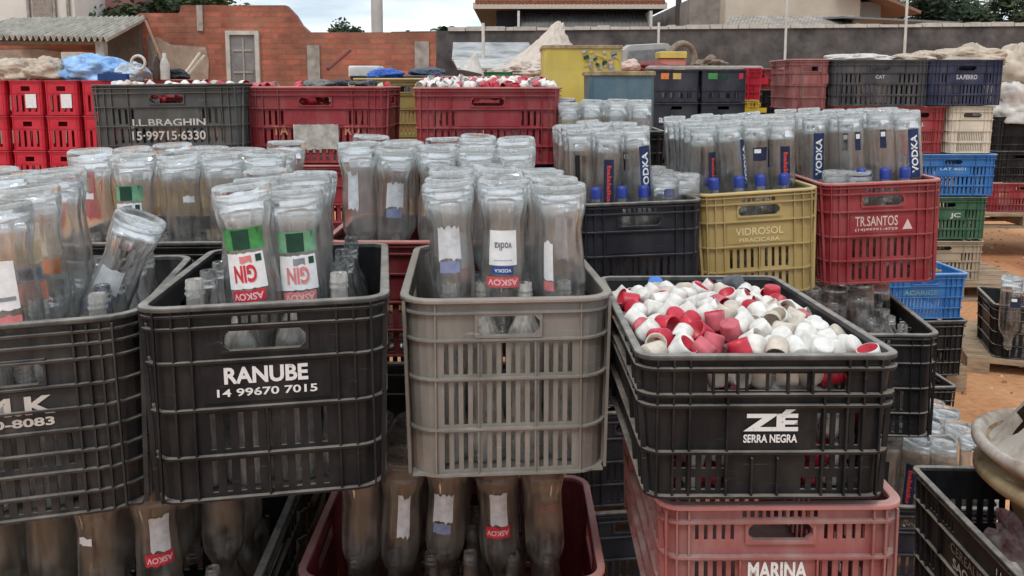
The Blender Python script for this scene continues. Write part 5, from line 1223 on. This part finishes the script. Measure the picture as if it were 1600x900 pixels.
# bins
YY = 6.2; q = at(912, 72, YY)
YEL = plastic('chipped yellow bin paint', srgb(186, 166, 74), dust=(.32, .27, .14), amount=.4, top=.3, scale=7)
def open_bin(label, x0, x1, y0, y1, z1, mat, rimmat, wall=.02):
    t = thing('metal_bin', label, 'bin', T((x0 + x1) / 2, (y0 + y1) / 2, 0)); w, d = (x1 - x0) / 2, (y1 - y0) / 2
    def rr(k, z, r=.03): 
        pts = []
        for cx, cy_, a0 in ((w - r, d - r, 0), (-(w - r), d - r, 90), (-(w - r), -(d - r), 180), (w - r, -(d - r), 270)):
            for i in range(4): a = R(a0 + 30 * i); pts.append((cx + (r + k) * math.cos(a), cy_ + (r + k) * math.sin(a), z))
        return pts
    m = MB(); lp = [rr(-.02, 0)]; rnd = random.Random(len(label)); n = 9
    for i in range(1, n + 1):
        z = z1 * i / n; lp.append([(x + rnd.uniform(-.004, .004), y + rnd.uniform(-.006, .006), z) for x, y, _ in rr(0, z)])
    lp += [rr(-wall, z1), rr(-wall, z1 - .45)]
    m.sweep(lp, closed=False); m.quad(rr(-wall, z1 - .45)); m.build('body', mat, t)
    m = MB(); m.sweep([rr(.001, z1 - .02), rr(.012, z1 - .018), rr(.012, z1 + .004), rr(.0, z1 + .008), rr(-wall + .002, z1 + .004)], closed=False); m.build('rim', rimmat, t); return t
q1 = at(972, 72, YY)
dm = open_bin('yellow painted open metal bin with peeling scraps on its front, beside the teal bin', q.x - 62 * YY / F, q1.x, YY, YY + .6, q.z, YEL, RUST)
m = MB(); rnd = random.Random(8)
for i in range(46):
    x = rnd.uniform(0, .27); z = q.z - rnd.uniform(.04, .26) * (1 if x > .05 else .6); w = rnd.uniform(.015, .05); h = rnd.uniform(.01, .03)
    a = rnd.uniform(-.5, .5); ca, sa = math.cos(a), math.sin(a); yy = -.3 - .0065 - .0003 * i
    pp = [(x + p * w * ca - q2 * h * sa, yy, z + p * w * sa + q2 * h * ca) for p, q2 in ((-.5, -.5), (.5, -.6), (.55, .4), (-.4, .5))]
    m.quad(pp, i % 4)
m.build('peeling_scraps', [simple('dull scrap paper', (.36, .35, .31), var=.3, scale=30), DKGREEN, GREY_INK, YEL_INK], dm)
m = MB(); zb = q.z - .62; m.box(-.285, .285, -.3 - .009, -.3 - .0045, zb, zb + .03); m.build('strap', DKGREEN, dm)
YQ = 5.0; q0, q1 = at(921, 113, YQ), at(1023, 113, YQ)
d2 = open_bin('dull teal blue metal bin with a rusty rim, left of the navy bottle crates', q0.x, q1.x, YQ, YQ + .42, q0.z, plastic('teal bin paint', srgb(62, 92, 106), dust=(.22, .22, .2), amount=.4, scale=9), RUST)
# heap of rusty scrap right of the yellow drum
sc = thing('scrap_metal', 'pale grey bent car panel among the scrap before the dark wall', 'panel', T(0, 0, 0))
m = MB(); prof = [(972, 108), (974, 78), (986, 71), (1044, 68), (1050, 74), (1052, 104)]
f = [at(u, v, 9.4) for u, v in prof]; b = [p + Vector((.02, .5, .03)) for p in f]; m.sweep([f, b], closed=False, ring=False)
m.quad(f); m.build('body', simple('pale grey car paint', (.34, .34, .33), rough=.5, var=.25, scale=3), sc)
m = MB(); f2 = [at(u, v, 9.38) for u, v in ((980, 100), (982, 80), (1040, 76), (1044, 99))]; m.quad(f2); m.build('window', simple('grimy pane', (.16, .17, .18), rough=.3, var=.3), sc)
q = at(1066, 92, 9.0); o = ring_mesh(.17, .035, 32).build('rusty_hoop', simple('rust and grey steel', (.22, .17, .13), rough=.8, var=.4, scale=12), None, Matrix.Translation(q) @ RZ(25)); tag(o, 'rusty steel hoop standing among the scrap', 'hoop')
for i, (v, mt, lb) in enumerate(((82, 'yellow', 'dirty yellow crate on top of the scrap before the dark wall'), (93, 'pink', 'pinkish crate in the scrap pile under a yellow one'), (103, 'yellow', 'lower yellow crate in the scrap pile'))):
    stk(1048, v, 8.6, 44 - 2 * i, 11, lb, plastic('dirty %s crate' % mt, srgb(190, 165, 70) if mt == 'yellow' else srgb(190, 110, 100), amount=.4), RUST, L=.25, rc=.01, rib_th=.002) if False else boxy('scrap_crate', lb, 'crate', 1029 + i, 1071 - i, v - 1, v + 9.2, 8.6 + .02 * i, .3, plastic('dirty %s crate' % mt, srgb(190, 165, 70) if mt == 'yellow' else srgb(190, 110, 100), amount=.5, scale=10))
q = at(1010, 104, 8.7); blob('scrap_heap', 'dark red rag heap in front of the pale car panel', 'rags', q - Vector((0, 0, .05)), (.22, .15, .06), simple('dark red rag', (.20, .05, .05), var=.4, scale=9), 14, rough=.5)
q = at(985, 104, 8.5); blob('sack', 'small pale pink sack before the car panel', 'sack', q - Vector((0, 0, .04)), (.09, .1, .07), simple('pale pink cloth', (.58, .42, .37), var=.2), 15)
q = at(1106, 104, 8.6); blob('scrap_heap', 'brown grey scrap heap right of the hoop', 'rags', q - Vector((0, 0, .05)), (.16, .15, .09), simple('brown scrap', (.20, .15, .12), var=.5, scale=14), 16, rough=.6, wr=.2)
boxy('plank', 'long weathered board behind the navy bottle crates', 'plank', 1010, 1190, 103, 108, 6.6, .12, simple('pale grey board', (.38, .36, .32), var=.2))
# things on the tall stack
zs = at(1378, 93, YS).z
blob('sack', 'whitish crumpled bags on the dark crate of the tall stack', 'sack', at(1340, 93, YS + .2) - Vector((0, 0, .02)), (.20, .15, .035), SACKW, 21, rough=.5)
blob('sack', 'pale sack lump on the dark crate next to the navy crate', 'sack', at(1428, 94, YS + .2) - Vector((0, 0, .03)), (.13, .14, .055), SACK, 22, rough=.5)
blob('sack', 'beige peaked heap of rags on the navy crate', 'sack', at(1514, 94, YS + .2) - Vector((0, 0, .03)), (.20, .15, .085), SACK, 23, rough=.45)
blob('sack', 'big beige sack behind the tall stack at the right edge, upper', 'sack', at(1586, 160, 6.9), (.24, .3, .30), SACK, 24, rough=.4)
blob('sack', 'whitish sack above the far crates at the right edge', 'sack', at(1590, 182, 6.8) - Vector((0, 0, .05)), (.26, .3, .24), SACKW, 25, rough=.4)
boxy('carton', 'white box with a blue spot at the right edge', 'box', 1585, 1612, 112, 142, 7.2, .2, simple('white box card', (.55, .55, .54)))
rnd = random.Random(77); m = MB()
for i in range(900):
    x, y = rnd.uniform(.9, 5.5), rnd.uniform(2.6, 8.5); r = rnd.uniform(.004, .016) * (1.6 if rnd.random() < .06 else 1)
    pts_ = [(x + r * math.cos(a) * rnd.uniform(.7, 1.2), y + r * math.sin(a) * rnd.uniform(.7, 1.2)) for a in (0, 1.25, 2.5, 3.8, 5.0)]
    lo = [(a, b, -.002) for a, b in pts_]; hi = [(x + (a - x) * .6, y + (b - y) * .6, r * rnd.uniform(.5, .9)) for a, b in pts_]
    mi = rnd.choice([0, 0, 0, 1, 2]); m.sweep([lo, hi], closed=False, mi=mi); m.quad(hi, mi)
tag(m.build('gravel', [simple('dirt clods', (.30, .14, .075), var=.3, scale=40), simple('grey pebbles', (.30, .26, .22), var=.3, scale=40), simple('pale litter chips', (.55, .52, .48), var=.2, scale=40)]), 'loose pebbles and litter scattered on the orange dirt', 'gravel', kind='stuff')
# bits in the corner crate
q = M_ce @ Vector((.03, -.08, .10)); blob('scrap_heap', 'red and white plastic scraps inside the black corner crate', 'scraps', q, (.115, .21, .12), simple('red white plastic scraps', (.30, .05, .05), rough=.5, var=.3, scale=26, col2=(.60, .52, .50)), 31, rough=.5, wr=.25, freq=3)
blob('cloth', 'pale rag hanging by the wheel inside the corner crate', 'cloth', M_ce @ Vector((-.12, -.03, .18)), (.035, .05, .03), SACKW, 32)
